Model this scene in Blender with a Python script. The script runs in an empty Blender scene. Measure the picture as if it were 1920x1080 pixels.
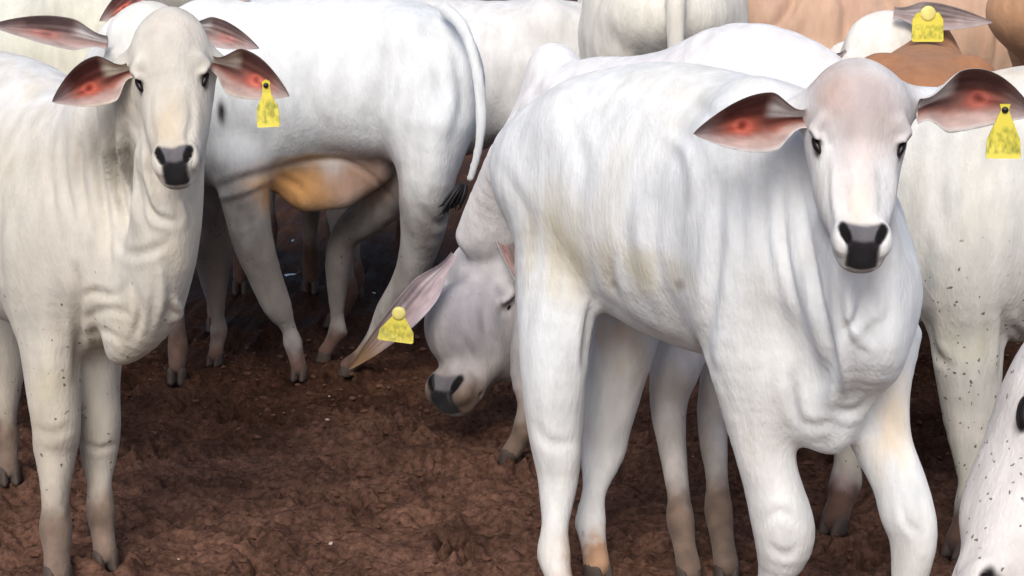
import bpy, math, random
import numpy as np
from mathutils import Vector
random.seed(7)
C = bpy.context.scene.collection
SC = bpy.context.scene
Q = 1.0                       # mesh fineness multiplier (1 = final)

# ------------------------------------------------------------------ camera
FPX = 3150.0                  # focal length in photo pixels (1920 wide)
CAMZ = 1.4
PITCH = math.atan(635 / FPX)
cam_d = bpy.data.cameras.new('camera')
cam = bpy.data.objects.new('camera', cam_d); C.objects.link(cam)
cam.location = (0, 0, CAMZ)
cam.rotation_euler = (math.pi / 2 - PITCH, 0, 0)
cam_d.sensor_width = 36; cam_d.lens = FPX / 1920 * 36
cam_d.clip_end = 3000
SC.camera = cam
# ------------------------------------------------------------------ light
SUN_EL, SUN_AZ = math.radians(44), math.radians(192)     # azimuth the light comes from, clockwise from +Y
w = bpy.data.worlds.new('World'); SC.world = w; w.use_nodes = True
nt = w.node_tree; nt.nodes.clear()
o_ = nt.nodes.new('ShaderNodeOutputWorld'); b_ = nt.nodes.new('ShaderNodeBackground'); s_ = nt.nodes.new('ShaderNodeTexSky')
s_.sky_type = 'NISHITA'; s_.sun_disc = False; s_.sun_elevation = SUN_EL; s_.sun_rotation = SUN_AZ
s_.air_density = 0.9; s_.dust_density = 4.0; s_.ozone_density = 1.0
b_.inputs['Strength'].default_value = 0.13
nt.links.new(s_.outputs[0], b_.inputs[0]); nt.links.new(b_.outputs[0], o_.inputs[0])
sd = bpy.data.lights.new('sun', 'SUN'); sd.energy = 1.5; sd.angle = math.radians(35); sd.color = (1, 0.96, 0.90)
so = bpy.data.objects.new('sun', sd); C.objects.link(so)
sdir = Vector((math.sin(SUN_AZ) * math.cos(SUN_EL), math.cos(SUN_AZ) * math.cos(SUN_EL), math.sin(SUN_EL)))
so.rotation_euler = sdir.to_track_quat('Z', 'Y').to_euler(); so.location = sdir * 20
SC.view_settings.view_transform = 'Standard'; SC.view_settings.look = 'None'
SC.view_settings.gamma = 1; SC.view_settings.exposure = 0.30; SC.view_settings.use_curve_mapping = False

# ------------------------------------------------------------------ maths helpers
CP, SP = math.cos(PITCH), math.sin(PITCH)
def P(px, py, Y):
    """the world point at distance Y ahead of the camera that the photo shows at (px, py)"""
    u, v = (px - 960) / FPX, (540 - py) / FPX
    d = np.array([u, CP + v * SP, -SP + v * CP])
    return np.array([0, 0, CAMZ]) + d * (Y / d[1])
def M(r, Y): return r * Y / FPX
def GY(py):
    v = (540 - py) / FPX
    return CAMZ / (SP - v * CP) * (CP + v * SP)
def V(*a): return np.array(a, float)
def unit(a):
    a = np.asarray(a, float); return a / max(1e-9, np.linalg.norm(a))
def cross(a, b): return np.cross(a, b)
_rng = np.random.RandomState(3)
_T = _rng.rand(32, 32, 32).astype(np.float32)
def vnoise(p):
    p = np.asarray(p, np.float32); i = np.floor(p).astype(int); f = p - i; f = f * f * (3 - 2 * f)
    i0 = i & 31; i1 = (i + 1) & 31
    x0, y0, z0 = i0[:, 0], i0[:, 1], i0[:, 2]; x1, y1, z1 = i1[:, 0], i1[:, 1], i1[:, 2]
    fx, fy, fz = f[:, 0], f[:, 1], f[:, 2]
    a = _T[x0, y0, z0] * (1 - fx) + _T[x1, y0, z0] * fx; b = _T[x0, y1, z0] * (1 - fx) + _T[x1, y1, z0] * fx
    c = _T[x0, y0, z1] * (1 - fx) + _T[x1, y0, z1] * fx; d = _T[x0, y1, z1] * (1 - fx) + _T[x1, y1, z1] * fx
    return (a * (1 - fy) + b * fy) * (1 - fz) + (c * (1 - fy) + d * fy) * fz
def fbm(p, s=1.0, o=4, off=0.0):
    r = 0; a = .5; q = np.asarray(p, float) * s + off
    for _ in range(o): r = r + a * (vnoise(q) * 2 - 1); q = q * 2.03 + 7.7; a *= .5
    return r
def sst(a, b, x):
    t = np.clip((x - a) / (b - a), 0, 1); return t * t * (3 - 2 * t)

# ------------------------------------------------------------------ implicit surface modeller
class Body:
    def __init__(s): s.ops = []
    def chain(s, pts, ref=(0, 0, 1), k=.04, sub=4, mode='add', cap=None):
        """pts: (centre, w, h): w across, h along ref. A smooth tapering limb through all of them."""
        c = np.array([p[0] for p in pts], float); r = np.array([[p[1], p[2]] for p in pts], float)
        A = np.hstack([c, r])
        if len(A) > 2 and sub > 1:
            E = np.vstack([2 * A[0] - A[1], A, 2 * A[-1] - A[-2]]); out = []
            for i in range(1, len(E) - 2):
                for j in range(sub):
                    t = j / sub
                    out.append(.5 * ((2 * E[i]) + (-E[i - 1] + E[i + 1]) * t + (2 * E[i - 1] - 5 * E[i] + 4 * E[i + 1] - E[i + 2]) * t * t + (-E[i - 1] + 3 * E[i] - 3 * E[i + 1] + E[i + 2]) * t ** 3))
            out.append(A[-1]); A = np.array(out)
        A[:, 3:] = np.maximum(A[:, 3:], .002)
        s.ops.append(('c', A, np.asarray(ref, float), k, mode, cap)); return s
    def ball(s, c, r, k=.04, ax=None, mode='add'):
        c = np.asarray(c, float); r = np.ones(3) * r if np.isscalar(r) else np.asarray(r, float)
        ax = np.eye(3) if ax is None else np.array([unit(a) for a in ax])
        s.ops.append(('b', c, r, ax, k, mode)); return s
    def bounds(s):
        lo = np.full(3, 1e9); hi = -lo
        for o in s.ops:
            if o[0] == 'c':
                if o[4] != 'add': continue
                m = o[1][:, 3:].max(1)[:, None]; lo = np.minimum(lo, (o[1][:, :3] - m).min(0)); hi = np.maximum(hi, (o[1][:, :3] + m).max(0))
            elif o[5] == 'add':
                lo = np.minimum(lo, o[1] - o[2].max()); hi = np.maximum(hi, o[1] + o[2].max())
        return lo - .03, hi + .03
    def mesh(s, h, fine=None, hf=None, noise=None):
        lo, hi = s.bounds(); ax = []
        for a in range(3):
            x = lo[a]; xs = [x]
            while x < hi[a]:
                st = h
                if fine is not None:
                    d = max(fine[0][a] - x, x - fine[1][a], 0)
                    st = min(h, hf + d * .25)
                x += st; xs.append(x)
            ax.append(np.array(xs, np.float32))
        X, Y, Z = ax; F = np.full((len(X), len(Y), len(Z)), .5, np.float32)
        def box(l, u):
            sl = []
            for a, (p, q) in zip(ax, zip(l, u)): sl.append(slice(max(0, np.searchsorted(a, p) - 1), np.searchsorted(a, q) + 1))
            return tuple(sl)
        def comb(sl, d, k, mode):
            f = F[sl]
            if mode == 'add':
                hh = np.maximum(k - np.abs(f - d), 0) / k; F[sl] = np.minimum(f, d) - hh * hh * k * .25
            else:
                d = -d; hh = np.maximum(k - np.abs(f - d), 0) / k; F[sl] = np.maximum(f, d) + hh * hh * k * .25
        for o in s.ops:
            if o[0] == 'b':
                _, c, r, A, k, mode = o; m = r.max() + k + 3 * h; sl = box(c - m, c + m)
                gx = X[sl[0]][:, None, None] - c[0]; gy = Y[sl[1]][None, :, None] - c[1]; gz = Z[sl[2]][None, None, :] - c[2]
                k0 = 0; k1 = 0
                for a in range(3):
                    q = gx * A[a, 0] + gy * A[a, 1] + gz * A[a, 2]; k0 = k0 + (q / r[a]) ** 2; k1 = k1 + (q / r[a] ** 2) ** 2
                k0 = np.sqrt(k0); d = (k0 * (k0 - 1) / np.maximum(np.sqrt(k1), 1e-4)).astype(np.float32)
                comb(sl, d, k, mode)
            else:
                _, A, ref, k, mode, cap = o; mr = A[:, 3:].max() + k + 3 * h
                SL = box(A[:, :3].min(0) - mr, A[:, :3].max(0) + mr)
                D = np.full(F[SL].shape, .5, np.float32); o0 = [q.start for q in SL]
                for i in range(len(A) - 1):
                    a, b = A[i, :3], A[i + 1, :3]; ab = b - a; L2 = max(1e-9, ab @ ab)
                    f = ab / math.sqrt(L2); sd_ = cross(f, ref)
                    if np.linalg.norm(sd_) < .05: sd_ = cross(f, ref + V(.3, .2, .1))
                    sd_ = unit(sd_); up = unit(cross(sd_, f))
                    m = max(A[i, 3:].max(), A[i + 1, 3:].max()) + k + 3 * h
                    sl = box(np.minimum(a, b) - m, np.maximum(a, b) + m)
                    gx = X[sl[0]][:, None, None] - a[0]; gy = Y[sl[1]][None, :, None] - a[1]; gz = Z[sl[2]][None, None, :] - a[2]
                    pf = gx * f[0] + gy * f[1] + gz * f[2]; t = np.clip(pf / math.sqrt(L2), 0, 1)
                    qf = pf - t * math.sqrt(L2); qs = gx * sd_[0] + gy * sd_[1] + gz * sd_[2]; qu = gx * up[0] + gy * up[1] + gz * up[2]
                    rw = A[i, 3] + (A[i + 1, 3] - A[i, 3]) * t; rh = A[i, 4] + (A[i + 1, 4] - A[i, 4]) * t
                    rf = np.minimum(rw, rh) if cap is None else cap
                    k0 = np.sqrt((qs / rw) ** 2 + (qu / rh) ** 2 + (qf / rf) ** 2)
                    k1 = np.sqrt((qs / rw ** 2) ** 2 + (qu / rh ** 2) ** 2 + (qf / rf ** 2) ** 2)
                    d = (k0 * (k0 - 1) / np.maximum(k1, 1e-3)).astype(np.float32)
                    ls = tuple(slice(q.start - z, q.stop - z) for q, z in zip(sl, o0))
                    D[ls] = np.minimum(D[ls], d[tuple(slice(0, n) for n in D[ls].shape)])
                comb(SL, D, k, mode)
        return nets(F, X, Y, Z, noise)
def nets(F, X, Y, Z, noise=None):
    I = F < 0
    c = [I[a:I.shape[0] - 1 + a, b:I.shape[1] - 1 + b, d:I.shape[2] - 1 + d] for a in (0, 1) for b in (0, 1) for d in (0, 1)]
    anyc = c[0].copy(); allc = c[0].copy()
    for q in c[1:]: anyc |= q; allc &= q
    act = np.argwhere(anyc & ~allc); idx = np.full(anyc.shape, -1, np.int32); idx[tuple(act.T)] = np.arange(len(act))
    i, j, k = act.T; cor = {}
    for a in (0, 1):
        for b in (0, 1):
            for d in (0, 1): cor[(a, b, d)] = F[i + a, j + b, k + d]
    acc = np.zeros((len(act), 3)); n = np.zeros(len(act))
    for axis in range(3):
        for u in (0, 1):
            for v in (0, 1):
                e0 = [u, v]; e0.insert(axis, 0); e1 = [u, v]; e1.insert(axis, 1)
                f0, f1 = cor[tuple(e0)], cor[tuple(e1)]; m = (f0 < 0) != (f1 < 0)
                t = np.where(m, f0 / np.where(m, f0 - f1, 1), 0); p = np.zeros((len(act), 3)); p[:] = e0; p[:, axis] = t
                acc += p * m[:, None]; n += m
    fr = acc / n[:, None]
    ve = np.stack([X[i] + (X[i + 1] - X[i]) * fr[:, 0], Y[j] + (Y[j + 1] - Y[j]) * fr[:, 1], Z[k] + (Z[k + 1] - Z[k]) * fr[:, 2]], 1)
    quads = []
    S = I.shape
    e = np.argwhere(I[:-1, 1:-1, 1:-1] != I[1:, 1:-1, 1:-1]) + [0, 1, 1]; a, b, d = e.T
    q = np.stack([idx[a, b - 1, d - 1], idx[a, b, d - 1], idx[a, b, d], idx[a, b - 1, d]], 1); s = I[a, b, d]; q[~s] = q[~s][:, ::-1]; quads.append(q)
    e = np.argwhere(I[1:-1, :-1, 1:-1] != I[1:-1, 1:, 1:-1]) + [1, 0, 1]; a, b, d = e.T
    q = np.stack([idx[a - 1, b, d - 1], idx[a - 1, b, d], idx[a, b, d], idx[a, b, d - 1]], 1); s = I[a, b, d]; q[~s] = q[~s][:, ::-1]; quads.append(q)
    e = np.argwhere(I[1:-1, 1:-1, :-1] != I[1:-1, 1:-1, 1:]) + [1, 1, 0]; a, b, d = e.T
    q = np.stack([idx[a - 1, b - 1, d], idx[a, b - 1, d], idx[a, b, d], idx[a - 1, b, d]], 1); s = I[a, b, d]; q[~s] = q[~s][:, ::-1]; quads.append(q)
    fa = np.vstack(quads)
    # light smoothing
    for lam in (.5, .5):
        sm = np.zeros_like(ve); cn = np.zeros(len(ve))
        for a in range(4):
            for b in ((a + 1) % 4, (a + 3) % 4):
                np.add.at(sm, fa[:, a], ve[fa[:, b]]); np.add.at(cn, fa[:, a], 1)
        ve = ve + lam * (sm / np.maximum(cn, 1)[:, None] - ve)
    if noise is not None:
        nr = np.zeros_like(ve); fn = cross(ve[fa[:, 1]] - ve[fa[:, 0]], ve[fa[:, 2]] - ve[fa[:, 0]])
        for a in range(4): np.add.at(nr, fa[:, a], fn)
        nr /= np.maximum(np.linalg.norm(nr, axis=1), 1e-9)[:, None]
        ve = ve + nr * noise(ve)[:, None]
    return ve, fa

# ------------------------------------------------------------------ mesh output
def mkobj(name, ve, fa, mat, parent=None, col=None, smooth=True, origin=None):
    ve = np.asarray(ve, np.float32)
    if origin is not None: ve = ve - np.asarray(origin, np.float32)
    me = bpy.data.meshes.new(name)
    if isinstance(fa, np.ndarray):
        n = len(fa); kk = fa.shape[1]
        me.vertices.add(len(ve)); me.vertices.foreach_set('co', ve.ravel())
        me.loops.add(n * kk); me.loops.foreach_set('vertex_index', fa.ravel().astype(np.int32))
        me.polygons.add(n); me.polygons.foreach_set('loop_start', np.arange(0, n * kk, kk, dtype=np.int32))
        me.update(calc_edges=True); me.validate()
    else:
        me.from_pydata([tuple(v) for v in ve.tolist()], [], [tuple(f) for f in fa])
    if smooth: me.polygons.foreach_set('use_smooth', [True] * len(me.polygons))
    if col is not None:
        at = me.color_attributes.new('col', 'FLOAT_COLOR', 'POINT')
        at.data.foreach_set('color', np.asarray(col, np.float32).ravel())
    if mat: me.materials.append(mat)
    me.update()
    o = bpy.data.objects.new(name, me); C.objects.link(o)
    if parent: o.parent = parent
    return o
def recalc(o):
    import bmesh
    bm = bmesh.new(); bm.from_mesh(o.data); bmesh.ops.recalc_face_normals(bm, faces=bm.faces); bm.to_mesh(o.data); bm.free()
def thing(name, label, cat, loc=(0, 0, 0), group=None):
    o = bpy.data.objects.new(name, None); C.objects.link(o); o.location = [float(v) for v in loc]; o.empty_display_size = .1
    o['label'] = label; o['category'] = cat
    if group: o['group'] = group
    return o
def tube(pts, rad, n=8):
    pts = np.asarray(pts, float); ve = []; fa = []
    up = V(.13, .2, 1)
    for i, p in enumerate(pts):
        f = unit(pts[min(i + 1, len(pts) - 1)] - pts[max(i - 1, 0)]); s = unit(cross(f, up)); u = cross(s, f)
        for j in range(n):
            a = 2 * math.pi * j / n; ve.append(p + rad[i] * (math.cos(a) * s + math.sin(a) * u))
    for i in range(len(pts) - 1):
        for j in range(n): fa.append((i * n + j, i * n + (j + 1) % n, (i + 1) * n + (j + 1) % n, (i + 1) * n + j))
    fa.append(tuple(range(n))[::-1]); fa.append(tuple((len(pts) - 1) * n + j for j in range(n)))
    return ve, fa
def join(parts):
    V_, F_ = [], []
    for v, f in parts:
        o = len(V_); V_ += list(v); F_ += [tuple(q + o for q in g) for g in f]
    return V_, F_

# ------------------------------------------------------------------ materials
def mat(name):
    m = bpy.data.materials.new(name); m.use_nodes = True; n = m.node_tree; n.nodes.clear()
    o = n.nodes.new('ShaderNodeOutputMaterial'); b = n.nodes.new('ShaderNodeBsdfPrincipled'); n.links.new(b.outputs[0], o.inputs[0])
    return m, n, b
def coat_material():
    m, n, b = mat('coat'); N = n.nodes.new; L = n.links.new
    at = N('ShaderNodeVertexColor'); at.layer_name = 'col'
    tc = N('ShaderNodeTexCoord')
    mp = N('ShaderNodeMapping'); mp.inputs['Scale'].default_value = (1, 1, .35); L(tc.outputs['Object'], mp.inputs[0])
    n1 = N('ShaderNodeTexNoise'); n1.inputs['Scale'].default_value = 26; n1.inputs['Detail'].default_value = 5; L(mp.outputs[0], n1.inputs[0])
    r1 = N('ShaderNodeMapRange'); r1.inputs[1].default_value = .3; r1.inputs[2].default_value = .7; r1.inputs[3].default_value = .86; r1.inputs[4].default_value = 1.06; L(n1.outputs[0], r1.inputs[0])
    mx = N('ShaderNodeMix'); mx.data_type = 'RGBA'; mx.blend_type = 'MULTIPLY'; mx.inputs[0].default_value = 1
    L(at.outputs[0], mx.inputs[6]); L(r1.outputs[0], mx.inputs[7])
    # small dark specks of mud and flies where the alpha of col asks for them
    vo = N('ShaderNodeTexVoronoi'); vo.inputs['Scale'].default_value = 62; dn = N('ShaderNodeTexNoise'); dn.inputs['Scale'].default_value = 60; L(tc.outputs['Object'], dn.inputs[0]); dv = N('ShaderNodeVectorMath'); dv.operation = 'SCALE'; dv.inputs['Scale'].default_value = .022; L(dn.outputs[1], dv.inputs[0]); da = N('ShaderNodeVectorMath'); L(tc.outputs['Object'], da.inputs[0]); L(dv.outputs[0], da.inputs[1]); L(da.outputs[0], vo.inputs[0])
    sep = N('ShaderNodeSeparateColor'); L(vo.outputs['Color'], sep.inputs[0])
    a1 = N('ShaderNodeMath'); a1.operation = 'SUBTRACT'; L(at.outputs[1], a1.inputs[0]); L(sep.outputs[0], a1.inputs[1])   # alpha - random
    a2 = N('ShaderNodeMath'); a2.operation = 'MULTIPLY'; a2.use_clamp = True; L(a1.outputs[0], a2.inputs[0]); a2.inputs[1].default_value = 12
    a3 = N('ShaderNodeMapRange'); a3.interpolation_type = 'SMOOTHSTEP'; a3.inputs[1].default_value = .16; a3.inputs[2].default_value = .26; a3.inputs[3].default_value = .8; a3.inputs[4].default_value = 0; L(vo.outputs['Distance'], a3.inputs[0])
    a4 = N('ShaderNodeMath'); a4.operation = 'MULTIPLY'; L(a2.outputs[0], a4.inputs[0]); L(a3.outputs[0], a4.inputs[1])
    m2 = N('ShaderNodeMix'); m2.data_type = 'RGBA'; L(a4.outputs[0], m2.inputs[0]); L(mx.outputs[2], m2.inputs[6]); m2.inputs[7].default_value = (.05, .035, .03, 1)
    L(m2.outputs[2], b.inputs['Base Color'])
    b.inputs['Roughness'].default_value = .8; b.inputs['Specular IOR Level'].default_value = .12
    b.inputs['Sheen Weight'].default_value = .10; b.inputs['Sheen Roughness'].default_value = .5
    n2 = N('ShaderNodeTexNoise'); n2.inputs['Scale'].default_value = 150; n2.inputs['Detail'].default_value = 3; L(mp.outputs[0], n2.inputs[0])
    ad = N('ShaderNodeMath'); ad.operation = 'MULTIPLY_ADD'; ad.inputs[1].default_value = 2.2; L(n1.outputs[0], ad.inputs[0]); L(n2.outputs[0], ad.inputs[2])
    bu = N('ShaderNodeBump'); bu.inputs['Strength'].default_value = .38; bu.inputs['Distance'].default_value = .005; L(ad.outputs[0], bu.inputs['Height']); L(bu.outputs[0], b.inputs['Normal'])
    return m
COAT = coat_material()
def plain(name, col, rough, spec=.4, nscale=40, amt=.25, bump=.2, coatw=0):
    m, n, b = mat(name); N = n.nodes.new; L = n.links.new
    tc = N('ShaderNodeTexCoord'); n1 = N('ShaderNodeTexNoise'); n1.inputs['Scale'].default_value = nscale; n1.inputs['Detail'].default_value = 4; L(tc.outputs['Object'], n1.inputs[0])
    cr = N('ShaderNodeValToRGB'); cr.color_ramp.elements[0].position = .3; cr.color_ramp.elements[1].position = .7
    cr.color_ramp.elements[0].color = (*[c * (1 - amt) for c in col], 1); cr.color_ramp.elements[1].color = (*[min(1, c * (1 + amt)) for c in col], 1)
    L(n1.outputs[0], cr.inputs[0]); L(cr.outputs[0], b.inputs['Base Color']); b.inputs['Roughness'].default_value = rough; b.inputs['Specular IOR Level'].default_value = spec
    bu = N('ShaderNodeBump'); bu.inputs['Strength'].default_value = bump; bu.inputs['Distance'].default_value = .004; L(n1.outputs[0], bu.inputs['Height']); L(bu.outputs[0], b.inputs['Normal'])
    b.inputs['Coat Weight'].default_value = coatw
    return m
HOOF = plain('muddy_horn', (.062, .045, .038), .75)
EYE = plain('eyeball', (.008, .006, .006), .3, .4, amt=.1, bump=0)
SWITCH = plain('black_tail_hair', (.012, .011, .013), .6)
STUD = plain('tag_stud', (.012, .012, .012), .4, bump=0)
BUTTON = plain('pale_tag_button', (.75, .68, .22), .45, bump=0, amt=.1)
def tag_material():
    m, n, b = mat('yellow_tag_plastic'); N = n.nodes.new; L = n.links.new
    tc = N('ShaderNodeTexCoord'); sx = N('ShaderNodeSeparateXYZ'); L(tc.outputs['Generated'], sx.inputs[0])
    n1 = N('ShaderNodeTexNoise'); tm = N('ShaderNodeMapping'); tm.inputs['Scale'].default_value = (1.3, 1.3, .75); L(tc.outputs['Object'], tm.inputs[0]); n1.inputs['Scale'].default_value = 85; n1.inputs['Detail'].default_value = 3; L(tm.outputs[0], n1.inputs[0])
    r = N('ShaderNodeMapRange'); r.inputs[1].default_value = .40; r.inputs[2].default_value = .70; L(n1.outputs[0], r.inputs[0])
    lo = N('ShaderNodeMapRange'); lo.inputs[1].default_value = .62; lo.inputs[2].default_value = .5; L(sx.outputs[2], lo.inputs[0])
    bo = N('ShaderNodeMapRange'); bo.inputs[1].default_value = .06; bo.inputs[2].default_value = .12; L(sx.outputs[2], bo.inputs[0])
    m1 = N('ShaderNodeMath'); m1.operation = 'MULTIPLY'; L(r.outputs[0], m1.inputs[0]); L(lo.outputs[0], m1.inputs[1])
    m2 = N('ShaderNodeMath'); m2.operation = 'MULTIPLY'; L(m1.outputs[0], m2.inputs[0]); L(bo.outputs[0], m2.inputs[1])
    mx = N('ShaderNodeMix'); mx.data_type = 'RGBA'; L(m2.outputs[0], mx.inputs[0]); mx.inputs[6].default_value = (.66, .58, .06, 1); mx.inputs[7].default_value = (.26, .27, .03, 1)
    L(mx.outputs[2], b.inputs['Base Color']); b.inputs['Roughness'].default_value = .45
    return m
TAG = tag_material()

# ------------------------------------------------------------------ ear, tag, hoof, head
WHITE = np.array([.78, .78, .79]); CREAM = np.array([.72, .68, .59])
def ear(base, tip, facing, W, cup=.03, bend=0., rootw=.3, coat=WHITE, red=1., skew=0.):
    base, tip = np.asarray(base, float), np.asarray(tip, float); L = np.linalg.norm(tip - base); x = unit(tip - base)
    f = unit(facing - x * (np.asarray(facing) @ x)); up = unit(cross(f, x))
    if up[2] < 0: up = -up
    nu, nv = 40, 24; fr, bk, cf, cb = [], [], [], []
    for i in range(nu + 1):
        u = i / nu
        hw = W * (max(0., math.sin(math.pi * min(1, u ** .85))) ** .8 * (1 - .12 * u)) * sst(0, .3, np.array(u)).item() + W * rootw * (1 - u) ** 2
        if u > .97: hw *= 1
        for j in range(nv + 1):
            v = -1 + 2 * j / nv
            c = base + x * L * u + up * (hw * (v + skew * (1 - v * v) * math.sin(math.pi * u)) + bend * math.sin(math.pi * u * .9))
            dp = cup * math.sin(math.pi * min(1, u * .9 + .1)) ** .7
            roll = .35 * dp * (v > 0) * v ** 4
            ridge = .006 * math.exp(-((v + .15 - .5 * (u - .5)) / .16) ** 2) * math.exp(-((u - .52) / .16) ** 2) + .004 * math.exp(-((v - .35) / .12) ** 2) * math.exp(-((u - .4) / .3) ** 2)
            hole = -.010 * math.exp(-(((u - .50) / .05) ** 2 + ((v + .12) / .18) ** 2))
            ridge += .0016 * math.sin(v * 17 + u * 5) * math.sin(math.pi * u) * (abs(v) < .9)
            fp = c - f * dp * (1 - abs(v) ** 2.2) + f * (ridge + hole + roll)
            fr.append(fp); th = .006 * (1 - abs(v) ** 6) * (1 - u ** 8) + .0012
            bk.append(fp - f * th * 1.6)
            # colour of the inner skin
            A_ = lambda x: float(x)
            sk = np.array([.28, .10, .075]); dark = np.array([.075, .022, .02]); redc = np.array([.50, .080, .05]); fur = np.array([.33, .28, .28]); nzz = .12 * math.sin(u * 23 + v * 9) + .1 * math.sin(u * 51 - v * 17)
            col = sk * (1 + .12 * nzz)
            g = math.exp(-(((u - .53) / .12) ** 2 + ((v + .12) / .34) ** 2)); col = col * (1 - g) + redc * g
            d = A_(sst(-.02, .34, v + .06 * nzz)) * A_(sst(.20, .34, u)) * A_(1 - sst(.62, .88, u)); col = col * (1 - .88 * d) + dark * .88 * d
            stalk = A_(sst(.36, .24, u + .05 * v)) * A_(sst(-.05, .15, v)); col = col * (1 - stalk) + coat * .8 * stalk
            fw = .14 + .35 * u; d2 = math.exp(-((v + .10) / fw) ** 2) * A_(1 - sst(.28, .50, u)); col = col * (1 - .92 * d2) + dark * .8 * d2
            ring = math.exp(-((math.hypot((u - .53) / .055, (v + .12) / .17) - 1.25) / .35) ** 2); col = col * (1 - .45 * ring) + np.array([.72, .22, .17]) * .45 * ring
            hc = math.exp(-(((u - .53) / .035) ** 2 + ((v + .12) / .12) ** 2)); col = col * (1 - .8 * hc) + dark * .8 * hc
            lw = A_(sst(-.30, -.75, v + .2 * nzz)) * .8; col = col * (1 - lw) + np.array([.50, .40, .38]) * lw
            tipc = A_(sst(.66, .93, u + .1 * nzz)) * .85; col = col * (1 - tipc) + fur * tipc
            ed = A_(sst(.86, .97, abs(v))); ec = coat * .7 if v < 0 else np.array([.16, .11, .10]); col = col * (1 - ed) + ec * ed
            col = col * red + (fur * (1 - .5 * (g + d) / 2)) * (1 - red)
            cf.append([*col, 0]); cb.append([*(coat * .9), 0])
    cf = np.array(cf); q_ = np.array(fr); nz_ = fbm((q_ - q_[0]) @ np.stack([x * .35, up, f], 1), 70, 3, 2.)[:, None]; cf[:, :3] = np.clip(cf[:, :3] * (1 + .45 * nz_), .01, .9); cf = cf.tolist()
    n = (nu + 1) * (nv + 1); fa = []
    s = nv + 1
    for i in range(nu):
        for j in range(nv):
            a = i * s + j; fa.append((a, a + 1, a + s + 1, a + s)); fa.append((n + a, n + a + s, n + a + s + 1, n + a + 1))
        a = i * s; fa.append((a, a + s, n + a + s, n + a)); a = i * s + nv; fa.append((a, n + a, n + a + s, a + s))
    for j in range(nv):
        a = nu * s + j; fa.append((a, a + 1, n + a + 1, n + a))
    return np.array(fr + bk), np.array(fa), np.array(cf + cb)
def ear_tag(root, top, w, h, facing, org, button='dark', tilt=0., kind=0):
    """yellow tag hanging from `top`, local x across, z up, y thickness"""
    f = unit(V(facing[0], facing[1], facing[2])); up = unit(V(0, 0, 1) - f * f[2]); sd = unit(cross(up, f))
    c, s = math.cos(tilt), math.sin(tilt); up, sd = up * c + sd * s, sd * c - up * s
    out = [(-.16, 0), (-.2, .04), (-.17, .1), (0, .14), (.17, .1), (.2, .04), (.16, 0), (.2, -.18), (.32, -.36), (.5, -.5), (.54, -.94), (.5, -1), (-.5, -1), (-.54, -.94), (-.5, -.5), (-.32, -.36), (-.2, -.18)]
    if kind == 1: out = [(-.14, .0), (-.2, .12), (.2, .12), (.14, 0), (.3, -.2), (.62, -.62), (.66, -.95), (.6, -1), (-.6, -1), (-.66, -.95), (-.62, -.62), (-.3, -.2)]
    if kind == 2: out = [(-.35, .05), (.35, .05), (.5, -.2), (.52, -.95), (.46, -1), (-.46, -1), (-.52, -.95), (-.5, -.2)]
    t = .002; ve = []
    for y in (1, -1):
        for (a, b) in out: ve.append(V(a * w, y * t, b * h + (.006 * (b ** 2)) * 0))
    n = len(out); fa = [tuple(range(n)), tuple(range(2 * n - 1, n - 1, -1))] + [(i, n + i, n + (i + 1) % n, (i + 1) % n) for i in range(n)]
    ve2 = [np.asarray(top) - org + sd * v[0] + f * (v[1] + .01 * (v[2] / h) ** 2) + up * v[2] for v in ve]
    o = mkobj('ear_tag', ve2, fa, TAG, root, smooth=False); recalc(o)
    r = w * (.13 if button == 'dark' else .26); rings = [(0, .0055), (.6, .005), (.95, .003), (1, -.001)]
    bv = []; bf = []; m = 16
    for (rr, dd) in rings:
        for j in range(m):
            a = 2 * math.pi * j / m; bv.append(np.asarray(top) - org + f * (dd + t) + (sd * math.cos(a) + up * math.sin(a)) * r * max(rr, .02))
    for i in range(3):
        for j in range(m): bf.append((i * m + j, i * m + (j + 1) % m, (i + 1) * m + (j + 1) % m, (i + 1) * m + j))
    bf.append(tuple(range(m)))
    b = mkobj('button', bv, bf, STUD if button == 'dark' else BUTTON, o); recalc(b)
def hoof(root, pos, r, fwd, org, z0=0):
    """cloven hoof: two wedge-shaped claws"""
    f = unit(V(fwd[0], fwd[1], 0)); s = V(f[1], -f[0], 0); parts = []
    for sg in (-1, 1):
        prof = [(-.75, 0, .50), (-.75, 1.15, .42), (-.1, 1.5, .50), (.55, 1.35, .48), (1.05, .55, .42), (1.4, 0, .32)]
        ve = []
        rings = []
        n = 12
        for lv in range(6):
            t = lv / 5; z = 1.55 * t; ln = 1.05 - .32 * t; off = .18 - .30 * t; wd = .52 - .06 * t
            if lv == 5: ln *= .7; wd *= .7
            for j in range(n):
                a = 2 * math.pi * j / n; x = math.cos(a) * ln + off; y = math.sin(a) * wd * (1 - .25 * max(0, math.cos(a)))
                ve.append(np.asarray([pos[0], pos[1], z0]) + (f * x + s * (y + sg * .5)) * r + V(0, 0, z * r))
        fa = [(i * n + j, i * n + (j + 1) % n, (i + 1) * n + (j + 1) % n, (i + 1) * n + j) for i in range(5) for j in range(n)]
        fa += [tuple(range(n))[::-1], tuple(5 * n + j for j in range(n))]
        parts.append((ve, fa))
    v, fc = join(parts); o = mkobj('hoof', v, fc, HOOF, root, origin=org); recalc(o)
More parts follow.
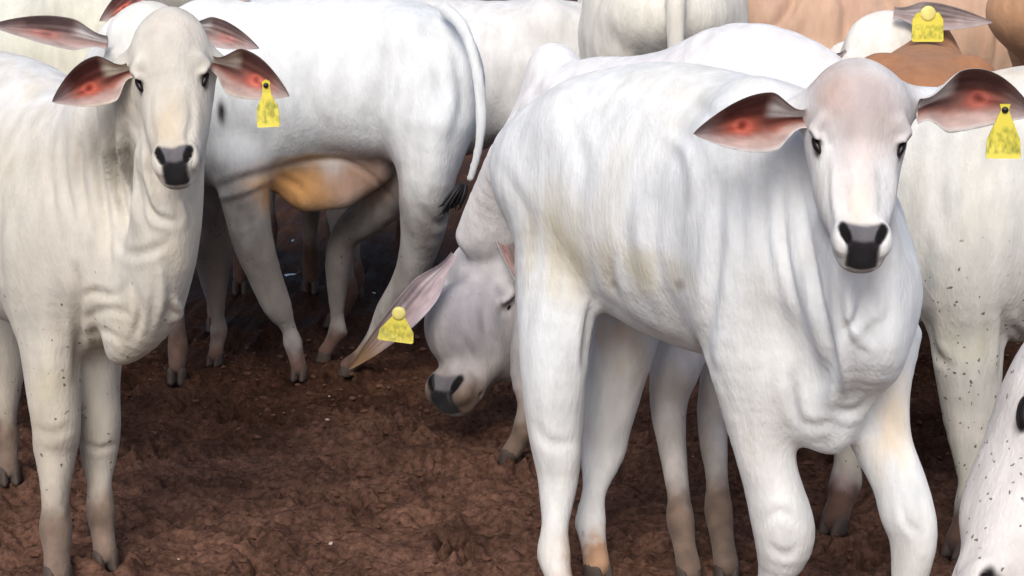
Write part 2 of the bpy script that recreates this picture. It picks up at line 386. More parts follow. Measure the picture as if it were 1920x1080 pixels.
class Head:
    """frame: a from poll to muzzle, s to the animal's left as seen by the viewer's right, n out of the face"""
    def __init__(h, poll, muzzle, side, wide=1., dome=1., jaw=1., crown=1., eye=1.):
        h.crown = crown; h.eye = eye
        h.p = np.asarray(poll, float); h.m = np.asarray(muzzle, float); h.L = np.linalg.norm(h.m - h.p); h.a = unit(h.m - h.p)
        h.s = unit(np.asarray(side, float) - h.a * (np.asarray(side, float) @ h.a)); h.n = unit(cross(h.a, h.s))
        h.k = h.L / .38; h.w = wide; h.dome = dome; h.jaw = jaw
    def at(h, s, t, n): return h.p + h.s * s * h.k * h.w + h.a * t * h.L + h.n * n * h.k
    def loc(h, p):
        q = p - h.p; return (q @ h.s) / (h.k * h.w), (q @ h.a) / h.L, (q @ h.n) / h.k
    def build(h, B):
        k, w = h.k, h.w; c = h.crown
        st = [(-.01, .046 * c, .045, -.032), (.04, .072 * c, .062, -.012), (.11, .090 * c, .076, .000), (.20, .0985 * (c * .7 + .3), .084, .006), (.30, .098, .084, .004), (.37, .093, .083, .002),
              (.44, .083, .078, .000), (.56, .070, .068, -.003), (.70, .060, .056, -.005), (.82, .054, .047, -.006), (.91, .053, .040, -.008), (.965, .044, .030, -.018)]
        B.chain([(h.at(0, t, n_ - hh), ww * k * w, hh * k) for t, ww, hh, n_ in st], ref=h.n, k=.02, sub=3, cap=.03 * k)
        AX = (h.s, h.a, h.n)
        B.ball(h.at(0, .17, -.03), V(.088 * w, .085, .050 * h.dome) * k, k=.03, ax=AX)            # forehead dome
        for sg in (-1, 1):
            B.ball(h.at(sg * .036, .52, -.10), V(.034 * w, .095, .060 * h.jaw) * k, k=.04, ax=AX)        # cheeks
            B.chain([(h.at(sg * .072, .305, -.010), .011 * k, .010 * k), (h.at(sg * .086, .345, -.022), .012 * k, .010 * k), (h.at(sg * .083, .39, -.018), .008 * k, .008 * k)], ref=h.n, k=.022 * k)  # brow
            B.chain([(h.at(sg * .095, .355, -.034), .008 * k, .010 * k), (h.at(sg * .086, .40, -.030), .010 * k, .012 * k), (h.at(sg * .076, .45, -.022), .006 * k, .008 * k)], ref=h.n, k=.010 * k, mode='cut')   # socket
            B.ball(h.at(sg * .033, .905, -.018), V(.022 * w, .034, .020) * k, k=.02 * k, ax=AX)           # nostril wing
            B.chain([(h.at(sg * .037, .865, .002), .0042 * k, .006 * k), (h.at(sg * .036, .90, .000), .0065 * k, .008 * k), (h.at(sg * .027, .94, -.006), .0045 * k, .006 * k)], ref=h.n, k=.006 * k, mode='cut')
        B.chain([(h.at(0, .58, -.115), .040 * k * w, .03 * k), (h.at(0, .78, -.095), .038 * k * w, .022 * k), (h.at(0, .90, -.080), .034 * k * w, .018 * k), (h.at(0, .95, -.072), .026 * k * w, .014 * k)], ref=h.n, k=.012 * k)  # lower jaw
        B.chain([(h.at(sg_, .955 - abs(sg_) * 1.0, -.050 - abs(sg_) * .1), .004 * k, .004 * k) for sg_ in (-.055, -.035, 0, .035, .055)], ref=h.n, k=.010 * k, mode='cut')  # mouth
    def paint(h, ve, col, dark=(.035, .032, .04), coat=None):
        s, t, n = h.loc(ve); inb = (np.abs(s) < .11) & (t > -.1) & (t < 1.15) & (n > -.13)
        nz = fbm(ve, 60, 2) * .009
        # nose pad: trapezoid on the end of the muzzle
        hwp = .0405 - .012 * np.clip((t - .82) / .15, 0, 1)
        pad = sst(.0045, -.0045, np.abs(s) - hwp + nz) * sst(.835, .868, t + nz + .35 * s * s / .04) * sst(-.040, -.032, n) * inb
        g = np.array([.13, .125, .14])[None] * (1 - .0 * t[:, None]); col[:, :3] = col[:, :3] * (1 - pad[:, None]) + g * pad[:, None]
        lip = sst(.005, -.004, np.abs(s) - .029) * sst(.925, .945, t) * inb * sst(-.044, -.038, n); col[:, :3] = col[:, :3] * (1 - lip[:, None]) + np.array(dark) * .4 * lip[:, None]
        chin = .8 * sst(.004, -.004, np.abs(s) - .025) * sst(.88, .92, t) * inb * sst(-.036, -.044, n) * sst(-.060, -.052, n); col[:, :3] = col[:, :3] * (1 - chin[:, None]) + np.array([.30, .28, .28]) * chin[:, None]
        for sg in (-1, 1):
            d = np.sqrt(((s - sg * (.037 - .010 * np.clip((t - .87) / .07, 0, 1))) / .0105) ** 2 + ((t - .895) * .38 / .022) ** 2); m = sst(1.25, .75, d) * (n > -.04) * inb
            col[:, :3] = col[:, :3] * (1 - m[:, None]) + np.array([.006, .005, .006]) * m[:, None]
            # dark rim of the eye, slanting in towards the nose
            u = (t - .405) * .38; cen = .0865 - u * .45; v = s * sg - cen; e = np.sqrt((u / (.023 * h.eye)) ** 2 + (v / (.0085 * h.eye)) ** 2 + ((n + .030 + u * .2) / .020) ** 2); fr_ = (n > -.075) * (s * sg > .045) * inb; m = .95 * sst(1.2, .75, e) * fr_
            col[:, :3] = col[:, :3] * (1 - m[:, None]) + np.array([.02, .017, .018]) * m[:, None]
            m = .12 * sst(1.8, 1.0, e) * fr_
            col[:, :3] = col[:, :3] * (1 - m[:, None]) + np.array([.30, .25, .26]) * m[:, None]
        return col
    def eyes(h, root, org):
        for sg in (-1, 1):
            c = h.at(sg * .0795, .406, -.034); r = V(.0062, .0165, .0085) * h.k * h.eye; ve = []; n, m = 16, 10; ea = unit(h.a - h.s * sg * .40); es = unit(h.s + h.a * sg * .40)
            for i in range(m + 1):
                th = math.pi * i / m
                for j in range(n):
                    ph = 2 * math.pi * j / n; q = V(math.sin(th) * math.cos(ph), math.sin(th) * math.sin(ph), math.cos(th)) * r
                    ve.append(c - org + es * q[0] + ea * q[1] + h.n * q[2])
            fa = [(i * n + j, i * n + (j + 1) % n, (i + 1) * n + (j + 1) % n, (i + 1) * n + j) for i in range(m) for j in range(n)]
            o = mkobj('eye', ve, fa, EYE, root); recalc(o)

def normals(ve, fa):
    nr = np.zeros_like(ve); fn = cross(ve[fa[:, 1]] - ve[fa[:, 0]], ve[fa[:, 2]] - ve[fa[:, 0]])
    for a in range(4): np.add.at(nr, fa[:, a], fn)
    return nr / np.maximum(np.linalg.norm(nr, axis=1), 1e-12)[:, None]
def pix(ve):
    q = ve - V(0, 0, CAMZ); c = q[:, 1] * CP - q[:, 2] * SP; u = q[:, 0] / c; v = (q[:, 2] * CP + q[:, 1] * SP) / c
    return np.stack([960 + FPX * u, 540 - FPX * v], 1)
def fold(ve, fa, folds, col=None):
    """press folds of loose skin into the hide (depth > 0) or raise them (depth < 0)"""
    N_ = normals(ve, fa); pp = pix(ve); vd = unit_rows(ve - V(0, 0, CAMZ)); facing = sst(.0, .35, -(N_ * vd).sum(1)); disp = np.zeros(len(ve))
    for (pts, wd, dp) in folds:
        pts = np.array(pts, float)
        if len(pts) > 2:
            E = np.vstack([2 * pts[0] - pts[1], pts, 2 * pts[-1] - pts[-2]]); out = []
            for i in range(1, len(E) - 2):
                for j in range(4):
                    t = j / 4; out.append(.5 * ((2 * E[i]) + (-E[i - 1] + E[i + 1]) * t + (2 * E[i - 1] - 5 * E[i] + 4 * E[i + 1] - E[i + 2]) * t * t + (-E[i - 1] + 3 * E[i] - 3 * E[i + 1] + E[i + 2]) * t ** 3))
            out.append(pts[-1]); pts = np.array(out)
        m = np.all((pp > pts.min(0) - 3 * wd) & (pp < pts.max(0) + 3 * wd), 1) & (facing > 0); ix = np.where(m)[0]
        if not len(ix): continue
        q = pp[ix]; best = np.full(len(ix), 1e9); tt = np.zeros(len(ix)); n = len(pts) - 1
        for i in range(n):
            a, b = pts[i], pts[i + 1]; ab = b - a; t = np.clip((q - a) @ ab / max(ab @ ab, 1e-6), 0, 1); d = np.hypot(*(q - a - t[:, None] * ab).T)
            k = d < best; best[k] = d[k]; tt[k] = (i + t[k]) / n
        g = np.exp(-(best / wd) ** 2) * np.sin(math.pi * np.clip(tt * .9 + .05, 0, 1)) ** .8
        rim = -.35 * np.exp(-((best - 1.9 * wd) / wd) ** 2) * np.sin(math.pi * np.clip(tt, 0, 1))
        disp[ix] -= dp * (g + rim) * facing[ix]
    return ve + N_ * disp[:, None]
def unit_rows(a): return a / np.maximum(np.linalg.norm(a, axis=1), 1e-9)[:, None]

# ------------------------------------------------------------------ finishing an animal
def finish(name, label, cat, B, head, ears, hooves, coat, h=.009, hf=None, mud=.26, org=None, group='herd of young cattle crowding in the muddy yard',
           paints=(), tags=(), specks=0., stain=.5, switch=None, mudcol=(.105, .062, .048), soft=1.0, folds=(), strk=True, dirt=None):
    fine = None
    if head is not None and hf:
        a = np.array([head.at(sx, t, n) for sx in (-.1, .1) for t in (0, 1.06) for n in (-.12, .02)]); fine = (a.min(0), a.max(0))
    h = h / Q
    def nz(p): return (.0035 * fbm(p, 9, 3) + .0045 * fbm(p, 3.2, 2, 5.)) * soft
    ve, fa = B.mesh(h, fine, hf / Q if hf else None, nz)
    if folds: ve = fold(ve, fa, folds)
    n = len(ve); col = np.zeros((n, 4)); c0 = np.array(coat)
    lo = fbm(ve, 2.3, 3, 11.)[:, None]; md = fbm(ve * V(1, 1, .4), 11, 3, 4.)[:, None]
    gr = sst(.0, .6, fbm(ve, 5.5, 3, 31.))[:, None]
    col[:, :3] = c0 * (1 + .06 * lo + .06 * md) * (1 - gr * np.array([.10, .09, .08]))
    st = np.clip(sst(.12, .55, lo[:, 0] + .35 * md[:, 0] + .1) * stain, 0, 1)[:, None]; col[:, :3] = col[:, :3] * (1 - st * .5) + np.array([.60, .53, .36]) * st * .5
    z = ve[:, 2]
    # legs below the knee: greyer, dirtier, then caked mud
    dz = sst(.55, .20, z)[:, None] * .30; col[:, :3] = col[:, :3] * (1 - dz) + np.array([.52, .46, .38]) * dz
    if dirt is not None:  # leg dirt; on the back animals it also paints in under-belly shade
        z0, z1, dc, da = dirt; m = (sst(z0, z1, z + .06 * fbm(ve, 6, 2)) * da * np.clip(.85 + .6 * fbm(ve * V(1, 1, .4), 16, 3, 3.), 0, 1))[:, None]; col[:, :3] = col[:, :3] * (1 - m) + np.array(dc) * m
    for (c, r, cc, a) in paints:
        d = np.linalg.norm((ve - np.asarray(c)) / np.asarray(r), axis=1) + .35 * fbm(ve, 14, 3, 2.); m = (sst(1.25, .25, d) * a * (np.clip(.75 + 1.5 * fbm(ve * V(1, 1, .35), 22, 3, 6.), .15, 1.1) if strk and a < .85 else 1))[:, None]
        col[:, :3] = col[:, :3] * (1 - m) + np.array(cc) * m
    mz = z + .05 * fbm(ve, 16, 3, 9.) + .02 * fbm(ve, 50, 2, 1.); m = (sst(mud * 1.25, mud * .6, mz) * .55 + .45 * sst(mud * .95, mud * .6, mz))[:, None]
    mc = np.array(mudcol) * (1 + .5 * fbm(ve, 30, 3))[:, None]
    col[:, :3] = col[:, :3] * (1 - m) + mc * m
    col[:, 3] = specks * sst(.85, .45, z) * (1 - m[:, 0])
    if head is not None: col = head.paint(ve, col)
    col = np.clip(col, .003, .9)
    if org is None: org = V((ve[:, 0].min() + ve[:, 0].max()) / 2, (ve[:, 1].min() + ve[:, 1].max()) / 2, 0)
    root = thing(name, label, cat, org, group)
    V_, F_, K_ = [ve], [fa], [col]; off = n
    for (ev, ef, ec) in ears: V_.append(ev); F_.append(ef + off); K_.append(ec); off += len(ev)
    mkobj('body', np.vstack(V_), np.vstack(F_), COAT, root, np.vstack(K_), origin=org)
    if head is not None: head.eyes(root, org)
    for (p, r, f) in hooves: hoof(root, p, r, f, org); FEET.append((p[0], p[1]))
    for t in tags: ear_tag(root, *t[:4], org, **t[4])
    if switch is not None:
        c, d, L, r = switch; parts = []; rg = random.Random(5)
        for q in range(46):
            a = V(rg.gauss(0, 1), rg.gauss(0, 1), rg.gauss(0, .5)) * r * .35; b = a * 1.7 + unit(np.asarray(d)) * L * rg.uniform(.7, 1.1)
            pts = [np.asarray(c) + a * .5, np.asarray(c) + a * 1.2 + unit(d) * L * .35, np.asarray(c) + b * .9 , np.asarray(c) + b + V(rg.gauss(0, .004), 0, rg.gauss(0, .004))]
            parts.append(tube(pts, [.004, .005, .0035, .0008], 5))
        v, f = join(parts); mkobj('tail_switch', v, f, SWITCH, root, origin=org)
    return root

# pixel-space chain: entries (px, py, Y, w_px or metres<1, h_px or metres<1)
def pc(B, pts, ref=(0, 0, 1), k=.04, sub=4, mode='add', cap=None):
    L = []
    for q in pts:
        px, py, Y, a = q[:4]; b = q[4] if len(q) > 4 else a
        L.append((P(px, py, Y), a if a < 1 else M(a, Y), b if b < 1 else M(b, Y)))
    B.chain(L, ref, k, sub, mode, cap); return L
def foot(px, Y, dz=.05): # px column at ground level
    v = P(px, 1000, Y); 
    x = v[0]; return V(x, Y, 0)
def leg(B, pts, px_end, Yend, fwd, r, k=.05, ref=None, extra=None):
    """pts in pixel space down to somewhere above the fetlock, then fetlock, pastern and hoof on the ground"""
    f = unit(V(fwd[0], fwd[1], 0)); L = []
    for q in pts:
        px, py, Y, a = q[:4]; b = q[4] if len(q) > 4 else a
        L.append((P(px, py, Y), a if a < 1 else M(a, Y), b if b < 1 else M(b, Y)))
    g = foot(px_end, Yend)
    L = [q for q in L if q[0][2] > .235]
    lp = L[-1][0]; sl = lambda z: (V(lp[0], lp[1], 0) - g) * (z / lp[2]) * .8
    L += [(g - f * .03 * .6 + sl(.17) + V(0, 0, .17), r * .88, r * .95), (g - f * .035 * .7 + sl(.115) + V(0, 0, .115), r * 1.12, r * 1.22), (g - f * .01 + sl(.072) * .8 + V(0, 0, .072), r * .92, r * .95), (g + f * .008 + V(0, 0, .035), r * .95, r * 1.0)]
    B.chain(L, ref=f, k=k, sub=3)
    B.ball(g - f * (.03 + r * .9) + sl(.09) + V(0, 0, .095), r * .3, k=.02)
    return (g + f * .012, r * 1.0, f)

# ------------------------------------------------------------------ ground
FEET = []
def ground():
    def axis(lo, hi, st, far):
        a = list(np.arange(lo, hi, st)); s = st
        while a[-1] < far: s *= 1.16; a.append(a[-1] + s)
        s = st
        while a[0] > -far: s *= 1.16; a.insert(0, a[0] - s)
        return np.array(a)
    X = axis(-1.35, 1.5, .0075, 900); Y = axis(3.4, 5.6, .0075, 900)
    gx, gy = np.meshgrid(X, Y, indexing='ij'); p = np.stack([gx.ravel(), gy.ravel(), np.zeros(gx.size)], 1)
    fade = sst(30, 8, np.hypot(p[:, 0], p[:, 1] - 4))
    q = p + np.stack([fbm(p, 5, 2, 3.), fbm(p, 5, 2, 8.), 0 * p[:, 0]], 1) * .10
    z = .016 * fbm(q, 3.1, 3) + .020 * fbm(q * V(.8, 1.3, 1), 8.5, 3, 3.) 
    r1 = 1 - np.abs(fbm(q * V(.7, 1.3, 1), 13, 3, 6.)) * 3.2; z += .010 * np.clip(r1, -.6, 1); r2 = 1 - np.abs(fbm(q * V(.6, 1.2, 1), 27, 2, 16.)) * 3.; z += .011 * np.clip(r2, -.8, 1)
    z += .022 * fbm(q * V(.7, 1.2, 1), 38, 3, 2.) + .005 * fbm(q, 80, 2, 2.)
    rp = random.Random(12); yy, xx = p[:, 1], p[:, 0]; dense = np.where((np.abs(xx) < 1.7) & (yy > 3.2) & (yy < 6.5))[0]; xd, yd = xx[dense], yy[dense]; zd = np.zeros(len(dense))
    for q_ in range(230):
        cx, cy, an, sz = rp.uniform(-1.6, 1.7), rp.uniform(3.3, 6.3), rp.uniform(0, 6.28), rp.uniform(.8, 1.15)
        nb = np.where((np.abs(xd - cx) < .14) & (np.abs(yd - cy) < .14))[0]; u = (xd[nb] - cx) * math.cos(an) + (yd[nb] - cy) * math.sin(an); v = -(xd[nb] - cx) * math.sin(an) + (yd[nb] - cy) * math.cos(an)
        for sg in (-1, 1):
            dd = np.hypot(u / (.052 * sz), (v - sg * .023) / (.022 * sz)); zd[nb] += -.026 * sst(1.15, .6, dd) + .010 * np.exp(-((dd - 1.45) / .3) ** 2)
    z[dense] += zd
    for (hx, hy) in FEET:
        dd = np.hypot(xx - hx, yy - hy) / .06; z += .016 * np.exp(-((dd - 1.15) / .4) ** 2) - .008 * np.exp(-(dd / .8) ** 2)
    z *= fade
    # hollows that hold the puddles
    for (c, r) in PUD:
        d = np.hypot((p[:, 0] - c[0]) / r[0], (p[:, 1] - c[1]) / r[1]); z -= .05 * np.exp(-d ** 2 * .9)
    z = z - .018
    ve = np.stack([p[:, 0], p[:, 1], z], 1); nx, ny = len(X), len(Y)
    a = (np.arange(nx - 1)[:, None] * ny + np.arange(ny - 1)[None]).ravel(); fa = np.stack([a, a + ny, a + ny + 1, a + 1], 1)
    m, n, b = mat('trodden_mud'); N = n.nodes.new; L = n.links.new
    tc = N('ShaderNodeTexCoord')
    wet_shade = N('ShaderNodeVertexColor'); wet_shade.layer_name = 'col'
    n1 = N('ShaderNodeTexNoise'); n1.inputs['Scale'].default_value = 5; n1.inputs['Detail'].default_value = 6; n1.inputs['Roughness'].default_value = .6; L(tc.outputs['Object'], n1.inputs[0])
    cr = N('ShaderNodeValToRGB'); e = cr.color_ramp.elements; e[0].position = .36; e[0].color = (.078, .043, .032, 1); e[1].position = .66; e[1].color = (.166, .094, .069, 1); L(n1.outputs[0], cr.inputs[0])
    n2 = N('ShaderNodeTexNoise'); n2.inputs['Scale'].default_value = 55; n2.inputs['Detail'].default_value = 6; n2.inputs['Roughness'].default_value = .7; L(tc.outputs['Object'], n2.inputs[0])
    c2 = N('ShaderNodeValToRGB'); e = c2.color_ramp.elements; e[0].position = .35; e[0].color = (.45, .42, .42, 1); e[1].position = .68; e[1].color = (1.35, 1.3, 1.25, 1); L(n2.outputs[0], c2.inputs[0])
    mx = N('ShaderNodeMix'); mx.data_type = 'RGBA'; mx.blend_type = 'MULTIPLY'; mx.inputs[0].default_value = 1; L(cr.outputs[0], mx.inputs[6]); L(c2.outputs[0], mx.inputs[7]); wm_ = N('ShaderNodeMix'); wm_.data_type = 'RGBA'; wm_.blend_type = 'MULTIPLY'; L(wet_shade.outputs[0], wm_.inputs[0]); L(mx.outputs[2], wm_.inputs[6]); wm_.inputs[7].default_value = (.50, .46, .42, 1); L(wm_.outputs[2], b.inputs['Base Color'])
    rr = N('ShaderNodeMapRange'); rr.inputs[1].default_value = .35; rr.inputs[2].default_value = .6; rr.inputs[3].default_value = .55; rr.inputs[4].default_value = .9; L(n1.outputs[0], rr.inputs[0]); L(rr.outputs[0], b.inputs['Roughness'])
    b.inputs['Specular IOR Level'].default_value = .04
    bu = N('ShaderNodeBump'); bu.inputs['Strength'].default_value = .7; bu.inputs['Distance'].default_value = .012; L(n2.outputs[0], bu.inputs['Height']); L(bu.outputs[0], b.inputs['Normal'])
    wt = sst(4.75, 5.5, p[:, 1] + .9 * fbm(p, 1.7, 3, 2.)) * sst(.5, .2, p[:, 0] + .3 * fbm(p, 2, 2)); wt = np.maximum(wt, sst(4.1, 4.9, p[:, 1] + .6 * fbm(p, 1.7, 3, 2.)) * sst(.45, .8, p[:, 0])); wt = wt * sst(14, 10, p[:, 1])  # ground darkened beneath the back animals: herd shade painted in with wet mud
    o = mkobj('ground', ve, fa, m, col=np.stack([wt, wt, wt, wt * 0 + 1], 1)); o['kind'] = 'structure'
    wm, n, b = mat('standing_water'); b.inputs['Base Color'].default_value = (.02, .014, .012, 1); b.inputs['Roughness'].default_value = .04
    for (c, r) in PUD:
        vs = [(c[0], c[1], 0)]; 
        for j in range(40):
            t = 2 * math.pi * j / 40; k = 1 + .25 * math.sin(3 * t + c[0] * 9) + .15 * math.sin(7 * t)
            vs.append((c[0] + r[0] * k * math.cos(t), c[1] + r[1] * k * math.sin(t), 0))
        vs = [(x, y, -.022) for x, y, _ in vs]
        w_ = mkobj('puddle', vs, [(0, j + 1, (j + 1) % 40 + 1) for j in range(40)], wm); w_['kind'] = 'structure'
    # loose clods and straw bits lying about
    rg = random.Random(4); parts = []; pale = []
    def hz(x, y): return 0.0
    xi = lambda x: int(np.clip(np.searchsorted(X, x), 0, nx - 1)); yi = lambda y: int(np.clip(np.searchsorted(Y, y), 0, ny - 1)); Zg = z.reshape(nx, ny)
    for q in range(4500):
        x = rg.uniform(-1.7, 1.9); y = rg.uniform(3.3, 6.0) ; r = rg.choice([.003, .004, .005, .007, .010]) * rg.uniform(.7, 1.2)
        zz = Zg[xi(x), yi(y)] + r * .3; vs = []; n = 7
        ph = rg.random() * 6; st = rg.uniform(.6, 1.5)
        for (hh, rr_) in ((-1, .5), (-.4, .95), (.3, .85), (.75, .4)):
            for j in range(n):
                t = 2 * math.pi * j / n + ph; k = r * rr_ * rg.uniform(.75, 1.2); vs.append((x + math.cos(t) * k * st, y + math.sin(t) * k / st, zz + hh * r * .6))
        fs = [(i * n + j, i * n + (j + 1) % n, (i + 1) * n + (j + 1) % n, (i + 1) * n + j) for i in range(3) for j in range(n)] + [tuple(3 * n + j for j in range(n))]
        (pale if rg.random() < .012 else parts).append((vs, fs))
    v, f = join(parts); o = mkobj('mud_clods', v, f, plain('dry_mud', (.10, .050, .034), .9, .2, 60, .4, .5), smooth=False); o['kind'] = 'stuff'
    v, f = join(pale); o = mkobj('pale_grit', v, f, plain('pale_grit_stone', (.42, .34, .28), .8, .3, 60, .3, .3), smooth=False); o['kind'] = 'stuff'
PUD = [((P(570, 505, GY(505))[0], GY(507)), (.07, .10)), ((P(535, 440, GY(440))[0], GY(440)), (.06, .09)), ((P(692, 542, GY(542))[0], GY(542)), (.035, .05)), ((P(525, 455, GY(458))[0], GY(458)), (.03, .05))]

# ------------------------------------------------------------------ the calves
GRP = 'herd of young cattle crowded together in the muddy yard'
FD = unit(V(.62, -.78, 0))
def hero():
    B = Body()
    pc(B, [(1000, 320, 3.80, .10, 85), (1050, 325, 3.74, .155, 150), (1120, 340, 3.68, .185, 205), (1210, 362, 3.58, .205, 248), (1300, 388, 3.48, .215, 268), (1390, 415, 3.38, .205, 270), (1480, 440, 3.27, .185, 245), (1555, 480, 3.15, .15, 190), (1600, 540, 3.05, .11, 120)], k=.03)
    B.ball(P(1075, 225, 3.60), M(45, 3.6), k=.09)                     # hip bone
    B.ball(P(1410, 300, 3.22), V(.09, .09, .15), k=.12)               # shoulder
    B.ball(P(1405, 520, 3.20), V(.085, .085, .12), k=.10)
    pc(B, [(1430, 330, 3.30, 120), (1510, 290, 3.18, 100), (1580, 270, 3.08, 82), (1612, 250, 3.0, 70)], k=.06)
    # chest, dewlap, brisket
    pc(B, [(1615, 430, 2.98, 60, .07), (1620, 540, 2.98, 62, .08), (1612, 640, 2.99, 62, .09), (1596, 700, 3.04, 48, .07), (1575, 770, 3.08, 34, .05), (1552, 818, 3.10, 22, .035)], ref=FD, k=.05)
    pc(B, [(1470, 600, 3.20, 95, .12), (1495, 690, 3.15, 84, .11), (1522, 760, 3.12, 62, .085), (1540, 800, 3.11, 40, .06)], ref=FD, k=.05)
    B.ball(P(1655, 580, 3.04), V(.055, .08, .115), k=.06)              # far shoulder point
    pc(B, [(1560, 420, 2.98, .022), (1585, 540, 2.93, .022), (1596, 650, 2.94, .018), (1570, 730, 3.0, .012), (1550, 790, 3.06, .010)], k=.03)
    hv = []
    hv.append(leg(B, [(1075, 400, 3.66, 90, .17), (1058, 500, 3.62, 76, .13), (1042, 600, 3.58, 63, .10), (1038, 700, 3.56, 58, .08), (1041, 800, 3.56, 53, .065), (1044, 850, 3.55, 45, .058), (1046, 900, 3.54, 37, .045), (1045, 960, 3.50, 30, .036), (1048, 1030, 3.46, 28, .032)], 1056, 3.40, FD, .031, k=.03))
    hv.append(leg(B, [(1200, 480, 3.84, 80, .15), (1175, 600, 3.78, 62, .10), (1155, 700, 3.79, 54, .08), (1138, 800, 3.79, 45, .06), (1130, 850, 3.78, 40, .055), (1121, 900, 3.76, 35, .045), (1117, 960, 3.71, 32, .036), (1116, 1030, 3.66, 29, .032)], 1116, 3.60, FD, .031, k=.018))
    hv.append(leg(B, [(1415, 560, 3.22, 100, .12), (1412, 660, 3.19, 84, .10), (1418, 740, 3.18, 68, .08), (1428, 820, 3.17, 56, .065), (1446, 900, 3.16, 52, .058), (1466, 975, 3.15, 58, .062), (1470, 1020, 3.15, 56, .056), (1468, 1080, 3.14, 44, .042), (1466, 1160, 3.14, 36, .036)], 1466, 3.14, FD, .037))
    hv.append(leg(B, [(1635, 640, 3.20, 62, .11), (1640, 730, 3.16, 54, .08), (1652, 820, 3.12, 48, .065), (1684, 900, 3.08, 45, .055), (1702, 965, 3.06, 45, .055), (1712, 1020, 3.05, 38, .047), (1718, 1080, 3.05, 29, .036), (1722, 1150, 3.04, 27, .030)], 1728, 3.03, FD, .034))
    FO = [([(1112, 560), (1104, 620), (1096, 690)], 9, .012), ([(930, 300), (985, 400), (1000, 520)], 12, .004),
          ([(1345, 330), (1345, 450), (1335, 560), (1322, 660), (1350, 720)], 12, .008), ([(1500, 340), (1515, 450), (1535, 560), (1560, 680), (1570, 760)], 9, .010),
          ([(1465, 330), (1470, 450), (1490, 560), (1520, 650)], 8, .006), ([(1430, 320), (1432, 430), (1445, 530)], 9, .004), ([(1395, 300), (1388, 400), (1392, 500)], 10, .004),
          ([(1620, 545), (1612, 590), (1585, 622)], 9, .009), ([(1655, 540), (1650, 585), (1630, 600)], 10, -.005), ([(1560, 560), (1580, 660), (1585, 740)], 8, -.006),
          ([(1480, 700), (1488, 760), (1500, 800)], 10, .006), ([(1560, 770), (1605, 770), (1650, 730)], 9, .007), ([(1500, 790), (1530, 800), (1560, 790)], 9, .004), ([(1600, 520), (1590, 560), (1600, 620), (1640, 660)], 9, -.006),
          ([(1160, 150), (1230, 180), (1310, 200), (1350, 240)], 14, .005), ([(1190, 330), (1170, 420), (1180, 520)], 14, .005), ([(1240, 300), (1225, 400), (1235, 520), (1270, 600)], 14, .004), ([(1060, 210), (1090, 300), (1085, 400)], 16, .005),
          ([(1030, 195), (1060, 175), (1100, 200)], 10, -.005), ([(1150, 480), (1145, 530), (1165, 570)], 8, .006), ([(1130, 560), (1200, 620), (1290, 660)], 12, .006),
          ([(1240, 250), (1290, 290), (1300, 380), (1280, 450)], 12, -.005), ([(1430, 980), (1465, 960), (1500, 985)], 10, .004), ([(1440, 1020), (1470, 1040), (1500, 1025)], 8, .004),
          ([(1000, 790), (1030, 830), (1080, 830)], 10, .004), ([(1690, 930), (1700, 980), (1725, 1000)], 8, .004), ([(1560, 210), (1545, 250), (1560, 280)], 8, .003), ([(1590, 300), (1585, 370), (1590, 420)], 9, .003), ([(1650, 300), (1655, 370), (1648, 420)], 9, .003),
          ([(1565, 300), (1562, 360), (1570, 430)], 6, -.003), ([(1675, 300), (1678, 360), (1668, 430)], 6, -.003)]
    H = Head(P(1613, 120, 2.97), P(1620, 474, 2.77), (1, -.05, 0), wide=.97, dome=1.15, crown=1.10, eye=1.1); H.build(B)
    pc(B, [(1560, 196, 3.01, .030, .030), (1510, 203, 3.01, .024, .022), (1468, 206, 3.015, .018, .014), (1435, 212, 3.02, .010, .008)], k=.035)
    pc(B, [(1670, 192, 3.01, .032, .032), (1730, 188, 3.02, .028, .024), (1780, 178, 3.035, .020, .014)], k=.035)
    e1 = ear(P(1512, 222, 2.955), P(1300, 252, 2.93), (.05, -1, -.05), .050, .035, .004, .35)
    e2 = ear(P(1725, 208, 2.955), P(1940, 225, 2.95), (-.05, -1, -.15), .052, .035, .030, .45, red=.85)
